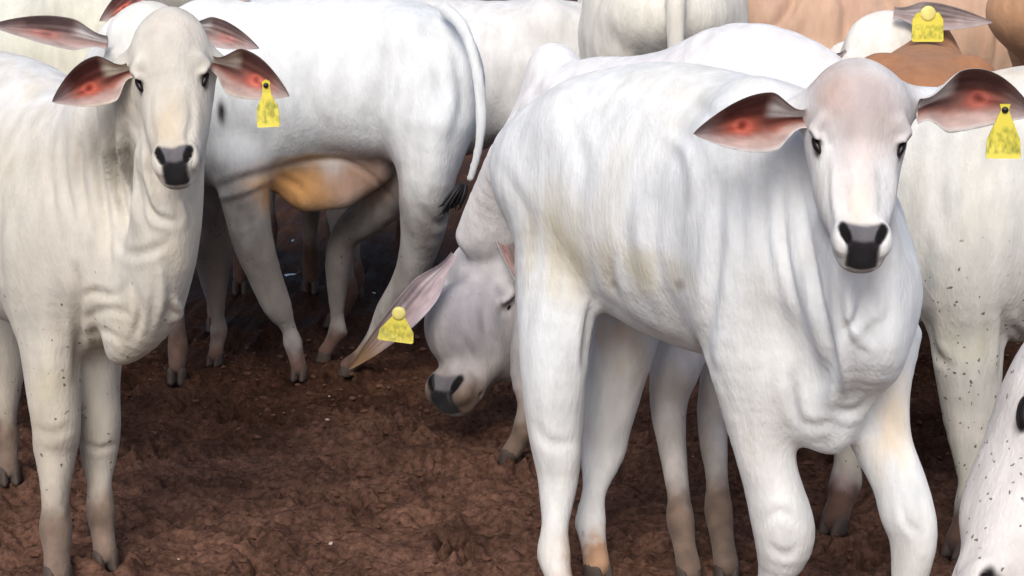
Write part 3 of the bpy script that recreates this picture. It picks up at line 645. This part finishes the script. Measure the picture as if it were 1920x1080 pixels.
    pn = [(P(1050, 460, 3.5), (.11, .35, .14), (.60, .55, .40), .65), (P(1150, 515, 3.35), (.12, .25, .07), (.58, .55, .42), .65), (P(1245, 505, 3.3), (.08, .2, .05), (.55, .53, .44), .6),
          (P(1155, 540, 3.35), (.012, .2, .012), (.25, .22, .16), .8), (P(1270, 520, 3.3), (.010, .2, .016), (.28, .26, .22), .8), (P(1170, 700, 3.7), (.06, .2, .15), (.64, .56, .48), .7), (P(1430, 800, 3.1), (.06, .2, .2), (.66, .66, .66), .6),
          (P(1617, 310, 2.88), (.16, .3, .24), (.60, .585, .59), .80), (P(1612, 185, 2.92), (.125, .3, .095), (.44, .37, .365), .86), (P(1565, 165, 2.92), (.04, .3, .05), (.50, .38, .34), .7), (P(1620, 390, 2.8), (.04, .2, .045), (.72, .64, .56), .7), (P(1660, 250, 2.85), (.03, .3, .05), (.55, .50, .48), .6),
          (P(1045, 1000, 3.55), (.07, .15, .055), (.62, .42, .22), .75), (P(1112, 1040, 3.68), (.05, .1, .05), (.68, .56, .38), .6),
          (P(1575, 190, 2.85), (.035, .06, .045), (.60, .46, .42), .6), (P(1640, 300, 2.8), (.05, .1, .06), (.80, .66, .62), .4), (P(1650, 140, 2.9), (.02, .05, .02), (.5, .4, .36), .6),
          (P(1630, 420, 2.76), (.035, .06, .02), (.76, .68, .56), .5), (P(1670, 780, 3.05), (.06, .2, .14), (.76, .64, .48), .7), (P(1150, 640, 3.7), (.06, .15, .06), (.60, .46, .40), .6),
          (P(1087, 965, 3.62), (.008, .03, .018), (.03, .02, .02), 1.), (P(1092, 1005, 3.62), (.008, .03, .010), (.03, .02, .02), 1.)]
    finish('calf', 'large bluish white calf looking ahead, grey domed forehead, yellow tag on its outstretched ear', 'calf', B, H, [e1, e2], hv, (.70, .74, .775), h=.0075, hf=.0036, mud=.10,
           paints=pn, stain=.45, mudcol=(.36, .22, .14), tags=[(P(1884, 206, 2.90), .045, .083, (-.1, -1, 0), dict(kind=1))], org=V(*foot(1300, 3.4)), group=GRP, folds=FO)
hero()

def left_calf():
    B = Body(); f = unit(V(.35, -.93, 0))
    pc(B, [(-330, 300, 4.75, .09, 90), (-280, 310, 4.65, .16, 150), (-180, 310, 4.45, .19, 200), (-60, 325, 4.2, .20, 235), (50, 365, 4.0, .20, 255), (140, 420, 3.82, .185, 235), (215, 470, 3.68, .15, 190), (260, 540, 3.6, .10, 110)], k=.03)
    pc(B, [(150, 330, 3.85, 130), (220, 260, 3.68, 110), (285, 200, 3.55, 88), (312, 130, 3.48, 68)], k=.07)
    pc(B, [(318, 300, 3.44, 66, .07), (312, 400, 3.46, 66, .09), (298, 490, 3.49, 68, .10), (275, 570, 3.52, 66, .09), (240, 630, 3.55, 48, .07), (222, 652, 3.57, 22, .04)], ref=f, k=.05)
    B.ball(P(95, 470, 3.72), V(.10, .10, .16), k=.10)
    hv = [leg(B, [(95, 540, 3.74, 75, .12), (95, 640, 3.71, 58, .10), (100, 730, 3.70, 51, .08), (106, 800, 3.69, 45, .065), (104, 845, 3.69, 40, .055), (95, 900, 3.68, 33, .042), (90, 960, 3.62, 31, .036), (92, 1020, 3.60, 32, .036)], 104, 3.565, f, .034),
          leg(B, [(195, 560, 3.84, 52, .10), (188, 660, 3.82, 42, .08), (187, 740, 3.81, 38, .062), (188, 800, 3.80, 39, .055), (185, 850, 3.80, 35, .048), (181, 910, 3.80, 30, .036), (181, 960, 3.74, 31, .034)], 195, 3.68, f, .031),
          leg(B, [(-10, 480, 4.5, 80, .14), (10, 620, 4.42, 50, .08), (15, 730, 4.40, 36, .06), (22, 810, 4.40, 30, .045)], 24, 4.32, f, .030),
          leg(B, [(-270, 480, 4.6, 80, .14), (-270, 600, 4.6, 45, .08), (-270, 720, 4.6, 32, .05)], -265, 4.5, f, .03)]
    FO = [([(205, 170), (206, 240), (215, 310), (232, 390), (240, 450)], 8, .018), ([(180, 210), (184, 300), (198, 400), (205, 500)], 8, .010), ([(235, 240), (245, 310), (262, 380), (275, 430)], 8, .010),
          ([(150, 230), (150, 330), (168, 430)], 8, .007), ([(120, 220), (118, 320), (140, 420)], 9, .005), ([(262, 330), (285, 400), (330, 418)], 7, .010), ([(335, 375), (345, 400), (348, 425)], 7, -.007),
          ([(215, 430), (240, 475), (285, 470), (320, 450)], 9, .005), ([(150, 560), (175, 548), (215, 555), (240, 530)], 8, .006), ([(150, 600), (200, 580), (245, 590)], 7, .005), ([(150, 635), (190, 620), (230, 640)], 7, .005),
          ([(100, 250), (95, 350), (110, 450)], 9, .005), ([(255, 540), (262, 590), (250, 640)], 7, .008), ([(300, 500), (305, 560), (290, 620)], 8, -.007), ([(5, 360), (-8, 440), (0, 520)], 10, .008), ([(20, 400), (10, 470), (12, 540)], 8, -.005),
          ([(140, 500), (146, 580), (148, 650), (146, 720)], 9, .012), ([(270, 250), (275, 320), (290, 380)], 7, -.008), ([(222, 230), (228, 300), (245, 370)], 6, -.008), ([(325, 560), (335, 585), (322, 605)], 8, -.012),
          ([(350, 240), (362, 300), (365, 380)], 8, .006), ([(60, 800), (95, 815), (135, 800)], 9, .004), ([(155, 830), (185, 842), (220, 832)], 6, .006), ([(285, 170), (280, 220), (290, 270)], 7, .003), ([(355, 170), (360, 220), (352, 270)], 7, .003)]
    H = Head(P(313, 20, 3.46), P(327, 320, 3.25), (1, .04, 0), wide=.86, dome=.8, crown=.82, eye=1.05); H.build(B)
    pc(B, [(272, 114, 3.48, .028, .026), (235, 120, 3.475, .020, .018), (208, 130, 3.48, .011, .008)], k=.035)
    pc(B, [(366, 108, 3.48, .028, .026), (402, 113, 3.475, .020, .018), (432, 124, 3.48, .011, .008)], k=.035)
    e1 = ear(P(243, 132, 3.42), P(98, 192, 3.38), (.05, -1, .0), .046, .03, .004, .35, coat=CREAM)
    e2 = ear(P(395, 118, 3.42), P(542, 182, 3.40), (-.05, -1, .0), .046, .03, .006, .35, coat=CREAM, red=.9)
    pn = [(P(320, 230, 3.3), (.05, .1, .10), (.56, .48, .36), .7), (P(320, 60, 3.4), (.06, .1, .04), (.66, .58, .54), .5), (P(100, 720, 3.65), (.05, .2, .05), (.55, .53, .38), .5),
          (P(40, 320, 3.9), (.1, .5, .12), (.60, .57, .42), .4), (P(207, 300, 3.5), (.008, .05, .03), (.18, .16, .16), .8), (P(95, 1010, 3.65), (.06, .1, .07), (.62, .46, .38), .6)]  # narrow dark streak in the neck fold is painted crease shade
    finish('calf', 'cream calf with deep neck folds and a slim face, narrow yellow tag in one ear', 'calf', B, H, [e1, e2], hv, (.58, .56, .51), h=.008, hf=.004, mud=.20, folds=FO,
           paints=pn + [(P(20, 130, 4.0), (.5, .9, .16), (.68, .70, .71), .84)], stain=.5, specks=.25, dirt=(.50, .25, (.38, .34, .29), .7), tags=[(P(499, 160, 3.35), .042, .082, (0, -1, 0), dict(kind=0, tilt=-.05))], org=V(*foot(100, 3.9)), group=GRP, mudcol=(.17, .125, .10))
left_calf()

def grazing_calf():
    B = Body(); f = unit(V(-.5, .8, 0))
    pc(B, [(1560, 230, 3.98, .09, 80), (1500, 215, 4.0, .15, 135), (1410, 225, 4.05, .18, 185), (1300, 270, 4.17, .19, 185), (1200, 290, 4.32, .19, 185), (1110, 290, 4.46, .17, 180), (1045, 300, 4.56, .13, 160)], k=.03)
    B.ball(P(1038, 128, 4.60), M(48, 4.6), k=.07)
    pc(B, [(1080, 250, 4.52, .10, 125), (1022, 290, 4.64, .09, 108), (966, 370, 4.74, .08, 84), (925, 450, 4.80, .075, 74)], ref=(1, 0, .3), k=.05)
    hv = [leg(B, [(1030, 460, 4.55, 60, .10), (1010, 590, 4.53, 44, .07), (990, 700, 4.52, 34, .05), (976, 790, 4.50, 30, .045)], 964, 4.47, (-.6, .4), .030),
          leg(B, [(1060, 470, 4.72, 55, .10), (1050, 600, 4.72, 40, .06), (1040, 720, 4.72, 30, .045)], 1035, 4.72, (-.6, .4), .028),
          leg(B, [(1330, 480, 3.98, 62, .11), (1290, 600, 3.94, 62, .09), (1262, 700, 3.90, 46, .07), (1254, 780, 3.88, 34, .055), (1262, 850, 3.84, 32, .045), (1268, 930, 3.80, 29, .036), (1273, 980, 3.72, 32, .034)], 1292, 3.58, (.1, -1), .030, k=.018),
          leg(B, [(1400, 500, 3.98, 70, .13), (1372, 620, 4.04, 45, .08), (1345, 720, 4.0, 33, .06), (1336, 790, 3.97, 29, .05), (1336, 860, 3.93, 28, .042), (1340, 930, 3.89, 27, .036), (1346, 980, 3.76, 30, .034)], 1362, 3.60, (.1, -1), .030, k=.018)]
    B.ball(P(1268, 695, 3.86), V(.045, .05, .05), k=.03)
    H = Head(P(910, 440, 4.86), P(822, 752, 4.64), (.66, -.75, 0), wide=1.22, jaw=2.3, eye=.35)
    B.ball(P(872, 610, 4.76), V(.115, .09, .13), k=.10)
    B.ball(P(905, 600, 4.78), V(.085, .09, .115), k=.05); B.ball(P(940, 550, 4.84), V(.095, .10, .13), k=.05); H.build(B)
    e1 = ear(P(852, 478, 4.68), P(652, 692, 4.60), (-.1, -1, .25), .043, .018, -.012, .28, red=.10)
    t_ = sst(.55, .95, np.linalg.norm(e1[0] - P(852, 478, 4.68), axis=1) / .42)[:, None]; e1[2][:, :3] = e1[2][:, :3] * np.array([1.2, 1.22, 1.35]) * (1 - t_) + np.array([.20, .125, .07]) * t_
    e2 = ear(P(925, 385, 4.78), P(980, 545, 4.62), (.5, -1, .1), .026, .015, .0, .35, red=.3)
    FO = [([(905, 560), (912, 620), (935, 650)], 9, .008), ([(800, 600), (808, 660), (830, 700)], 8, .005), ([(860, 620), (880, 660), (900, 690)], 9, .006), ([(955, 180), (985, 280), (960, 380)], 14, .006), ([(1000, 160), (1030, 260)], 14, .006)]
    pn = [(P(828, 755, 4.6), (.09, .3, .085), (.12, .09, .08), .97), (P(870, 600, 4.6), (.21, .5, .24), (.30, .295, .335), .95), (P(812, 552, 4.6), (.02, .1, .03), (.2, .2, .23), .6), (P(1255, 640, 3.8), (.08, .1, .06), (.62, .50, .44), .6)]  # lowered muzzle darkened: its shade near the ground is painted in
    finish('calf', 'grazing white calf with its grey head lowered to the mud, tag by its ear', 'calf', B, H, [e1, e2], hv, (.76, .76, .78), h=.009, hf=.006, mud=.22,
           paints=pn, stain=.3, specks=.06, dirt=(.50, .25, (.36, .32, .29), .7), folds=FO, tags=[(P(748, 588, 4.55), .076, .078, (-.05, -1, .1), dict(kind=1, button='pale', tilt=.12))], org=V(*foot(1200, 4.2)), group=GRP, mudcol=(.16, .115, .09))
grazing_calf()

def belly_calf():
    B = Body(); f = V(-1, .05, 0)
    pc(B, [(852, 118, 5.30, .08, 72), (828, 130, 5.34, .13, 115), (780, 148, 5.38, .18, 145), (700, 152, 5.42, .20, 152), (600, 150, 5.45, .21, 150), (500, 166, 5.45, .21, 165), (410, 182, 5.45, .19, 182), (365, 195, 5.46, .13, 150)], k=.03)
    pc(B, [(410, 150, 5.52, .10, 100), (405, 130, 5.75, .085, 85), (402, 130, 5.95, .07, 62)], k=.06)
    H = Head(P(402, 105, 6.0), P(425, 330, 6.28), (-1, .05, 0), wide=.95); H.build(B)
    B.ball(P(800, 200, 5.26), V(.12, .10, .20), k=.09); B.ball(P(760, 60, 5.28), .06, k=.08)
    hv = [leg(B, [(815, 240, 5.28, 95, .10), (802, 330, 5.26, 78, .09), (795, 410, 5.28, 60, .075), (785, 470, 5.32, 44, .06), (762, 530, 5.36, 34, .05), (728, 580, 5.40, 28, .04), (700, 620, 5.42, 25, .034)], 664, 5.46, (-1, -.1), .028, k=.07, ref=None),
          leg(B, [(760, 330, 5.56, 60, .09), (700, 395, 5.60, 44, .07), (648, 440, 5.64, 33, .05), (634, 500, 5.64, 30, .045), (630, 570, 5.62, 25, .036)], 622, 5.66, (-1, -.1), .026),
          leg(B, [(450, 300, 5.34, 55, .10), (462, 390, 5.34, 45, .075), (476, 460, 5.36, 40, .055), (498, 520, 5.40, 34, .05), (520, 575, 5.42, 29, .042), (538, 615, 5.43, 26, .036)], 570, 5.42, (-.1, -1), .029),
          leg(B, [(400, 320, 5.62, 55, .10), (396, 420, 5.64, 42, .07), (400, 500, 5.66, 36, .05), (408, 570, 5.66, 30, .04)], 418, 5.62, (-.3, -1), .028)]
    # navel fold and udder under the belly
    pc(B, [(500, 300, 5.40, .05, 35), (545, 318, 5.40, .035, 55), (585, 335, 5.40, .032, 64), (640, 325, 5.41, .05, 62), (700, 300, 5.43, .06, 50)], k=.03)
    B.ball(P(575, 372, 5.39), M(20, 5.4), k=.04); B.ball(P(645, 365, 5.41), M(22, 5.4), k=.04)
    FO = [([(515, 318), (570, 303), (640, 300), (690, 325), (730, 365), (750, 410)], 5, .007), ([(400, 355), (460, 335), (520, 318)], 8, .010), ([(400, 372), (450, 362), (500, 340)], 6, -.008), ([(520, 330), (560, 350), (580, 380)], 7, .008),
          ([(740, 120), (700, 220), (720, 320)], 18, .012), ([(600, 60), (580, 160), (590, 260)], 18, .008), ([(520, 80), (500, 180), (520, 280)], 16, .006), ([(850, 80), (870, 180), (850, 270)], 12, .010), ([(790, 390), (820, 420), (850, 400)], 8, .006), ([(760, 60), (800, 130), (790, 230)], 14, -.008)]
    # tail
    pc(B, [(835, 18, 5.26, 13), (866, 50, 5.18, 13), (892, 120, 5.13, 12), (903, 210, 5.12, 11), (897, 280, 5.12, 10), (882, 335, 5.12, 9)], k=.012, sub=5)
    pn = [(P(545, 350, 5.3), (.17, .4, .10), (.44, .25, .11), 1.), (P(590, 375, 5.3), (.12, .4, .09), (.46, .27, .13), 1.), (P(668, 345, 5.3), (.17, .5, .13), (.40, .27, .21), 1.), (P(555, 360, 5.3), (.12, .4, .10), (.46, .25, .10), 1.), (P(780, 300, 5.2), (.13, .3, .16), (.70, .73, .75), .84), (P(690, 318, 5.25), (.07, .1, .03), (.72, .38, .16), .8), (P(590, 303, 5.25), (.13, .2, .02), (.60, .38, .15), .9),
          (P(413, 212, 5.23), (.017, .2, .048), (.02, .015, .02), 1.), (P(520, 500, 5.4), (.1, .3, .2), (.27, .245, .225), .84), (P(650, 500, 5.6), (.14, .3, .25), (.17, .15, .145), .9), (P(660, 650, 5.5), (.06, .2, .05), (.30, .22, .12), .7), (P(400, 520, 5.6), (.09, .3, .28), (.15, .125, .125), .9)]  # legs painted darker for the shade below the body, along with dirt
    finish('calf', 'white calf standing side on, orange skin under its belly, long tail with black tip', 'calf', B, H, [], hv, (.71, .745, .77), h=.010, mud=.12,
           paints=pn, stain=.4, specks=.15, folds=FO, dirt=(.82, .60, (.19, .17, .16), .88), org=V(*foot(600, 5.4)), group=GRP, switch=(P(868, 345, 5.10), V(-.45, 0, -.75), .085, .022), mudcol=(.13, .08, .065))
belly_calf()

def edge_calf():
    B = Body()
    pc(B, [(1670, 430, 4.02, .09, 100), (1730, 410, 3.98, .14, 190), (1800, 395, 3.96, .17, 240), (1880, 385, 3.97, .19, 258), (1980, 385, 4.0, .20, 268), (2120, 385, 4.05, .20, 262), (2260, 370, 4.1, .19, 240), (2380, 340, 4.15, .15, 180), (2440, 320, 4.18, .09, 90)], k=.03)
    pc(B, [(1760, 330, 4.05, .10, 120), (1700, 290, 4.22, .09, 95), (1650, 270, 4.38, .075, 75)], k=.06)
    B.ball(P(1815, 480, 3.86), V(.10, .08, .16), k=.09)
    hv = [leg(B, [(1815, 520, 3.90, 80, .11), (1813, 610, 3.89, 70, .09), (1817, 700, 3.88, 61, .08), (1820, 780, 3.87, 53, .065), (1820, 840, 3.86, 46, .055), (1818, 900, 3.85, 41, .045), (1815, 960, 3.82, 36, .038)], 1806, 3.76, (-.8, -.5), .034),
          leg(B, [(1670, 600, 4.02, 50, .10), (1630, 700, 4.0, 40, .07), (1592, 800, 3.98, 31, .055), (1575, 870, 3.96, 29, .045), (1570, 930, 3.94, 31, .036)], 1567, 3.92, (-.6, -.7), .034),
          leg(B, [(2230, 480, 4.05, 90, .14), (2220, 620, 4.0, 55, .08), (2260, 740, 4.0, 42, .06), (2255, 850, 3.98, 34, .045)], 2240, 3.95, (-1, 0), .032),
          leg(B, [(2330, 480, 4.25, 80, .14), (2320, 620, 4.25, 50, .08), (2360, 740, 4.25, 40, .06)], 2340, 4.2, (-1, 0), .032)]
    FO = [([(1740, 590), (1745, 650), (1780, 690)], 9, .010), ([(1885, 580), (1888, 640), (1880, 720)], 10, .016), ([(1740, 440), (1730, 500), (1740, 560)], 12, .006), ([(1900, 610), (1920, 640)], 7, .010), ([(1780, 260), (1760, 360), (1770, 450)], 16, .007), ([(1870, 250), (1850, 360), (1870, 480)], 18, .007)]
    H = Head(P(1640, 215, 4.45), P(1625, 470, 4.62), (-1, .1, 0), wide=.95); H.build(B)
    pn = [(P(1815, 640, 3.8), (.09, .2, .08), (.62, .60, .46), .6), (P(1830, 150, 3.9), (.1, .2, .03), (.74, .66, .56), .5), (P(1830, 130, 4.0), (.2, .3, .03), (.70, .58, .44), .6), (P(1570, 930, 3.92), (.08, .1, .10), (.34, .25, .26), .9)]
    finish('calf', 'off white calf just behind the lowered speckled face, one spotted foreleg showing, head hidden', 'calf', B, H, [], hv, (.63, .64, .615), h=.010, hf=.008, mud=.14, folds=FO,
           paints=pn, stain=.7, specks=.45, org=V(*foot(1950, 4.0)), group=GRP)
edge_calf()

def generic(x, y, yaw, sc, label, coat, head=None, ears=(), tags=(), h=.013, cat='calf', tail=False, neck=True, width=1., **kw):
    B = Body(); c, s = math.cos(yaw), math.sin(yaw); f = V(c, s, 0)
    def W(a): return V(x, y, 0) + V(c * a[0] - s * a[1], s * a[0] + c * a[1], a[2]) * sc
    def ch(pts, ref=(0, 0, 1), k=.04): B.chain([(W(p[0]), p[1] * sc, p[2] * sc) for p in pts], ref=ref, k=k * sc, sub=3)
    w = width
    ch([((-.54, 0, .84), .08 * w, .08), ((-.48, 0, .84), .14 * w, .12), ((-.36, 0, .82), .18 * w, .165), ((-.2, 0, .77), .19 * w, .21), ((0, 0, .74), .205 * w, .25), ((.18, 0, .74), .19 * w, .255), ((.32, 0, .74), .16 * w, .23), ((.44, 0, .70), .11 * w, .16)])
    B.ball(W((.24, 0, .99)), .07 * sc, k=.08 * sc)
    for sg in (-1, 1): B.ball(W((-.34, sg * .12 * w, .93)), .05 * sc, k=.09 * sc)
    if head is not None:
        po, mu, si, hk = head; HH = Head(po, mu, si, **hk); HH.build(B)
        nk = (HH.p * .75 + HH.m * .25) - HH.n * .10
        B.chain([(W((.30, 0, .84)), .10 * sc, .16 * sc), ((W((.46, 0, .86)) + nk) / 2, .085 * sc, .115 * sc), (nk, .07 * sc, .085 * sc)], k=.05 * sc)
    else:
        HH = None
        if neck:
            side = W((0, -1, 0)) - W((0, 0, 0)); po = W((.66, 0, 1.08)); mu = W((.86, 0, .76)); HH = Head(po, mu, side, wide=.95); HH.build(B)
            ch([((.30, 0, .84), .10, .16), ((.46, 0, .92), .085, .12), ((.62, 0, .99), .07, .085)], k=.05)
            ears = [ear(HH.at(sg * .085, .2, -.05), HH.at(sg * .30, .30, -.08), f, .045 * sc, .025, coat=np.array(coat), red=.8) for sg in (-1, 1)]
    hv = []
    for sg in (-1, 1):
        ch([((.28, sg * .10, .70), .085, .11), ((.27, sg * .12, .56), .062, .085), ((.265, sg * .12, .44), .045, .058), ((.275, sg * .12, .35), .040, .045), ((.27, sg * .12, .29), .033, .036), ((.265, sg * .115, .17), .024, .028), ((.26, sg * .115, .11), .031, .036), ((.285, sg * .115, .045), .027, .030)], ref=f)
        hv.append((W((.30, sg * .115, 0)), .029 * sc, f))
        ch([((-.36, sg * .10, .76), .10, .16), ((-.34, sg * .13, .60), .075, .12), ((-.39, sg * .13, .48), .045, .065), ((-.45, sg * .125, .39), .036, .050), ((-.45, sg * .12, .30), .029, .036), ((-.43, sg * .12, .17), .024, .028), ((-.43, sg * .12, .11), .031, .036), ((-.405, sg * .12, .045), .027, .030)], ref=f)
        hv.append((W((-.39, sg * .12, 0)), .029 * sc, f))
    sw = None
    if tail:
        ch([((-.54, 0, .97), .030, .030), ((-.63, .0, .90), .026, .026), ((-.645, .0, .7), .018, .018), ((-.63, .005, .55), .013, .013), ((-.615, .01, .42), .010, .010)], k=.015)
        sw = (W((-.615, .01, .42)), V(0, 0, -1), .12 * sc, .02)
    return finish(label[1], label[0], cat, B, HH, list(ears), hv, coat, h=h, org=V(x, y, 0), tags=tags, group=GRP, switch=sw, **kw)

BR = (.36, .17, .08); TAN = (.56, .385, .28)
# calf behind the cream one, looking ahead, its two ears showing either side
eK = [ear(P(200, 80, 4.62), P(-22, 50, 4.6), (.1, -1, .25), .037, .03, .012, .5, red=.5), ear(P(352, 48, 4.62), P(486, 92, 4.6), (-.1, -1, .2), .036, .02, .006, .4, red=.45)]
kk = generic(-1.24, 5.70, -math.pi / 2 + .02, 1.13, ('white calf mostly hidden by the cream calf, its long sideways ears sticking out above', 'calf'), (.72, .73, .73),
        head=(P(272, 12, 4.72), P(262, 300, 4.52), (1, 0, 0), dict(wide=1.05)), ears=eK, hf=.008, mud=.24, dirt=(.75, .45, (.22, .19, .18), .88), paints=[(P(380, 640, 5.3), (.2, .5, .2), (.34, .29, .27), .84)], specks=.2, mudcol=(.16, .10, .08))
# brown calf seen from behind
generic(1.27, 5.2, 1.335, 1.12, ('reddish brown calf behind the large calf, only its rounded back and legs visible', 'calf'), (.36, .175, .09), stain=0, mud=.12,
        head=(V(1.42, 5.95, .80), V(1.42, 6.18, .50), (-1, -.3, 0), dict(wide=1.)), ears=[ear(V(1.48, 5.92, .78), V(1.65, 5.90, .70), (0, 1, 0), .04, .02), ear(V(1.34, 5.92, .78), V(1.17, 5.90, .70), (0, 1, 0), .04, .02)])
# white calf beyond the brown back
eO = [ear(P(1676, 24, 5.37), P(1862, 42, 5.33), (-.1, -1, .4), .040, .015, .0, .5, red=.1), ear(P(1590, 100, 5.40), P(1480, 170, 5.4), (-.1, -1, .3), .03, .02, .0, .5, red=.3)]
generic(1.25, 6.3, -math.pi / 2 - .2, 1.02, ('pale calf beyond the brown back, grey ear carrying a square tag with round button', 'calf'), (.76, .74, .70),
        head=(P(1676, 26, 5.44), P(1625, 310, 5.2), (1, -.1, .12), dict(wide=1.1)), ears=eO, hf=.010, tags=[(P(1740, 26, 5.27), .095, .085, (0, -1, 0), dict(kind=2, button='pale'))])
# tan cow across the back
generic(1.70, 7.0, 0.0, 1.45, ('tan cow filling the space behind the other cattle, seen from the side', 'cow'), TAN, cat='cow', stain=0, tail=True,
        folds=[([(1500, -40), (1478, 20), (1440, 70)], 12, .03), ([(1560, -60), (1590, 20), (1580, 110)], 14, .025), ([(1870, -60), (1876, 30), (1868, 120)], 7, .03), ([(1640, -60), (1660, 0), (1700, 60)], 14, .02)],
        paints=[(P(1460, 20, 6.4), (.16, .5, .2), (.48, .32, .27), .84), (P(1640, 10, 6.4), (.2, .5, .15), (.50, .33, .28), .8), (P(1880, 70, 6.4), (.12, .5, .2), (.50, .30, .19), .84)])
# whitish cow seen from behind
generic(.54, 6.5, math.pi / 2, 1.40, ('tall cream cow turned away with its tail hanging straight down its rump', 'cow'), (.70, .69, .64), cat='cow', tail=True, stain=.2, width=1.15, dirt=(.8, .5, (.22, .19, .18), .9))
# calf between the tail and the hump
generic(-.30, 6.35, math.pi, 1.24, ('grey white calf beyond, its rump between the black tipped tail and grazing calf hump', 'calf'), (.66, .67, .68), stain=.2, dirt=(.8, .5, (.22, .19, .18), .9))
# calf far left whose ear shows over the temple
eL = [ear(P(278, -22, 5.42), P(186, 40, 5.40), (0, -1, .1), .036, .02, .0, .45, coat=CREAM, red=.9), ear(P(380, -22, 5.42), P(470, -2, 5.40), (0, -1, .1), .036, .02, .0, .45, coat=CREAM, red=.6)]
generic(-.98, 7.2, -math.pi / 2, 1.25, ('cream calf at the back with a pinkish orange ear drooping behind the heads', 'calf'), (.70, .66, .60),
        head=(P(328, -75, 5.45), P(325, 190, 5.95), (1, 0, 0), dict(wide=1.)), ears=eL, hf=.012, dirt=(.8, .5, (.15, .12, .115), .9))
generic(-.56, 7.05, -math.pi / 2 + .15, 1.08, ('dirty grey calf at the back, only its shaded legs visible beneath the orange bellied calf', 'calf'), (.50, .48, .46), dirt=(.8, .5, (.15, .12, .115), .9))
generic(2.5, 5.9, .1, 1.42, ('orange brown cow at the upper right corner behind the tan cow, mostly out of view', 'cow'), (.50, .29, .17), cat='cow', stain=0)
generic(-2.05, 6.6, math.pi - .3, 1.3, ('pale greenish white cow at the far back left, only its flank showing above the ears', 'cow'), (.62, .64, .58), cat='cow', stain=.5)
# grazing head entering at the corner
eG = [ear(P(2120, 640, 3.0), P(2260, 740, 2.95), (0, -1, .2), .045, .02, .0, .5, red=.5)]
generic(2.15, 3.55, math.pi + .2, 1.0, ('white calf reaching in low at the corner, pinkish speckled face and dark eye', 'calf'), (.70, .685, .69),
        head=(P(2170, 600, 3.0), P(1858, 1190, 2.82), (1, .2, .3), dict(wide=.85, eye=1.2, jaw=.8)), ears=eG, hf=.005, specks=.35, mud=.1, stain=.1)
ground()
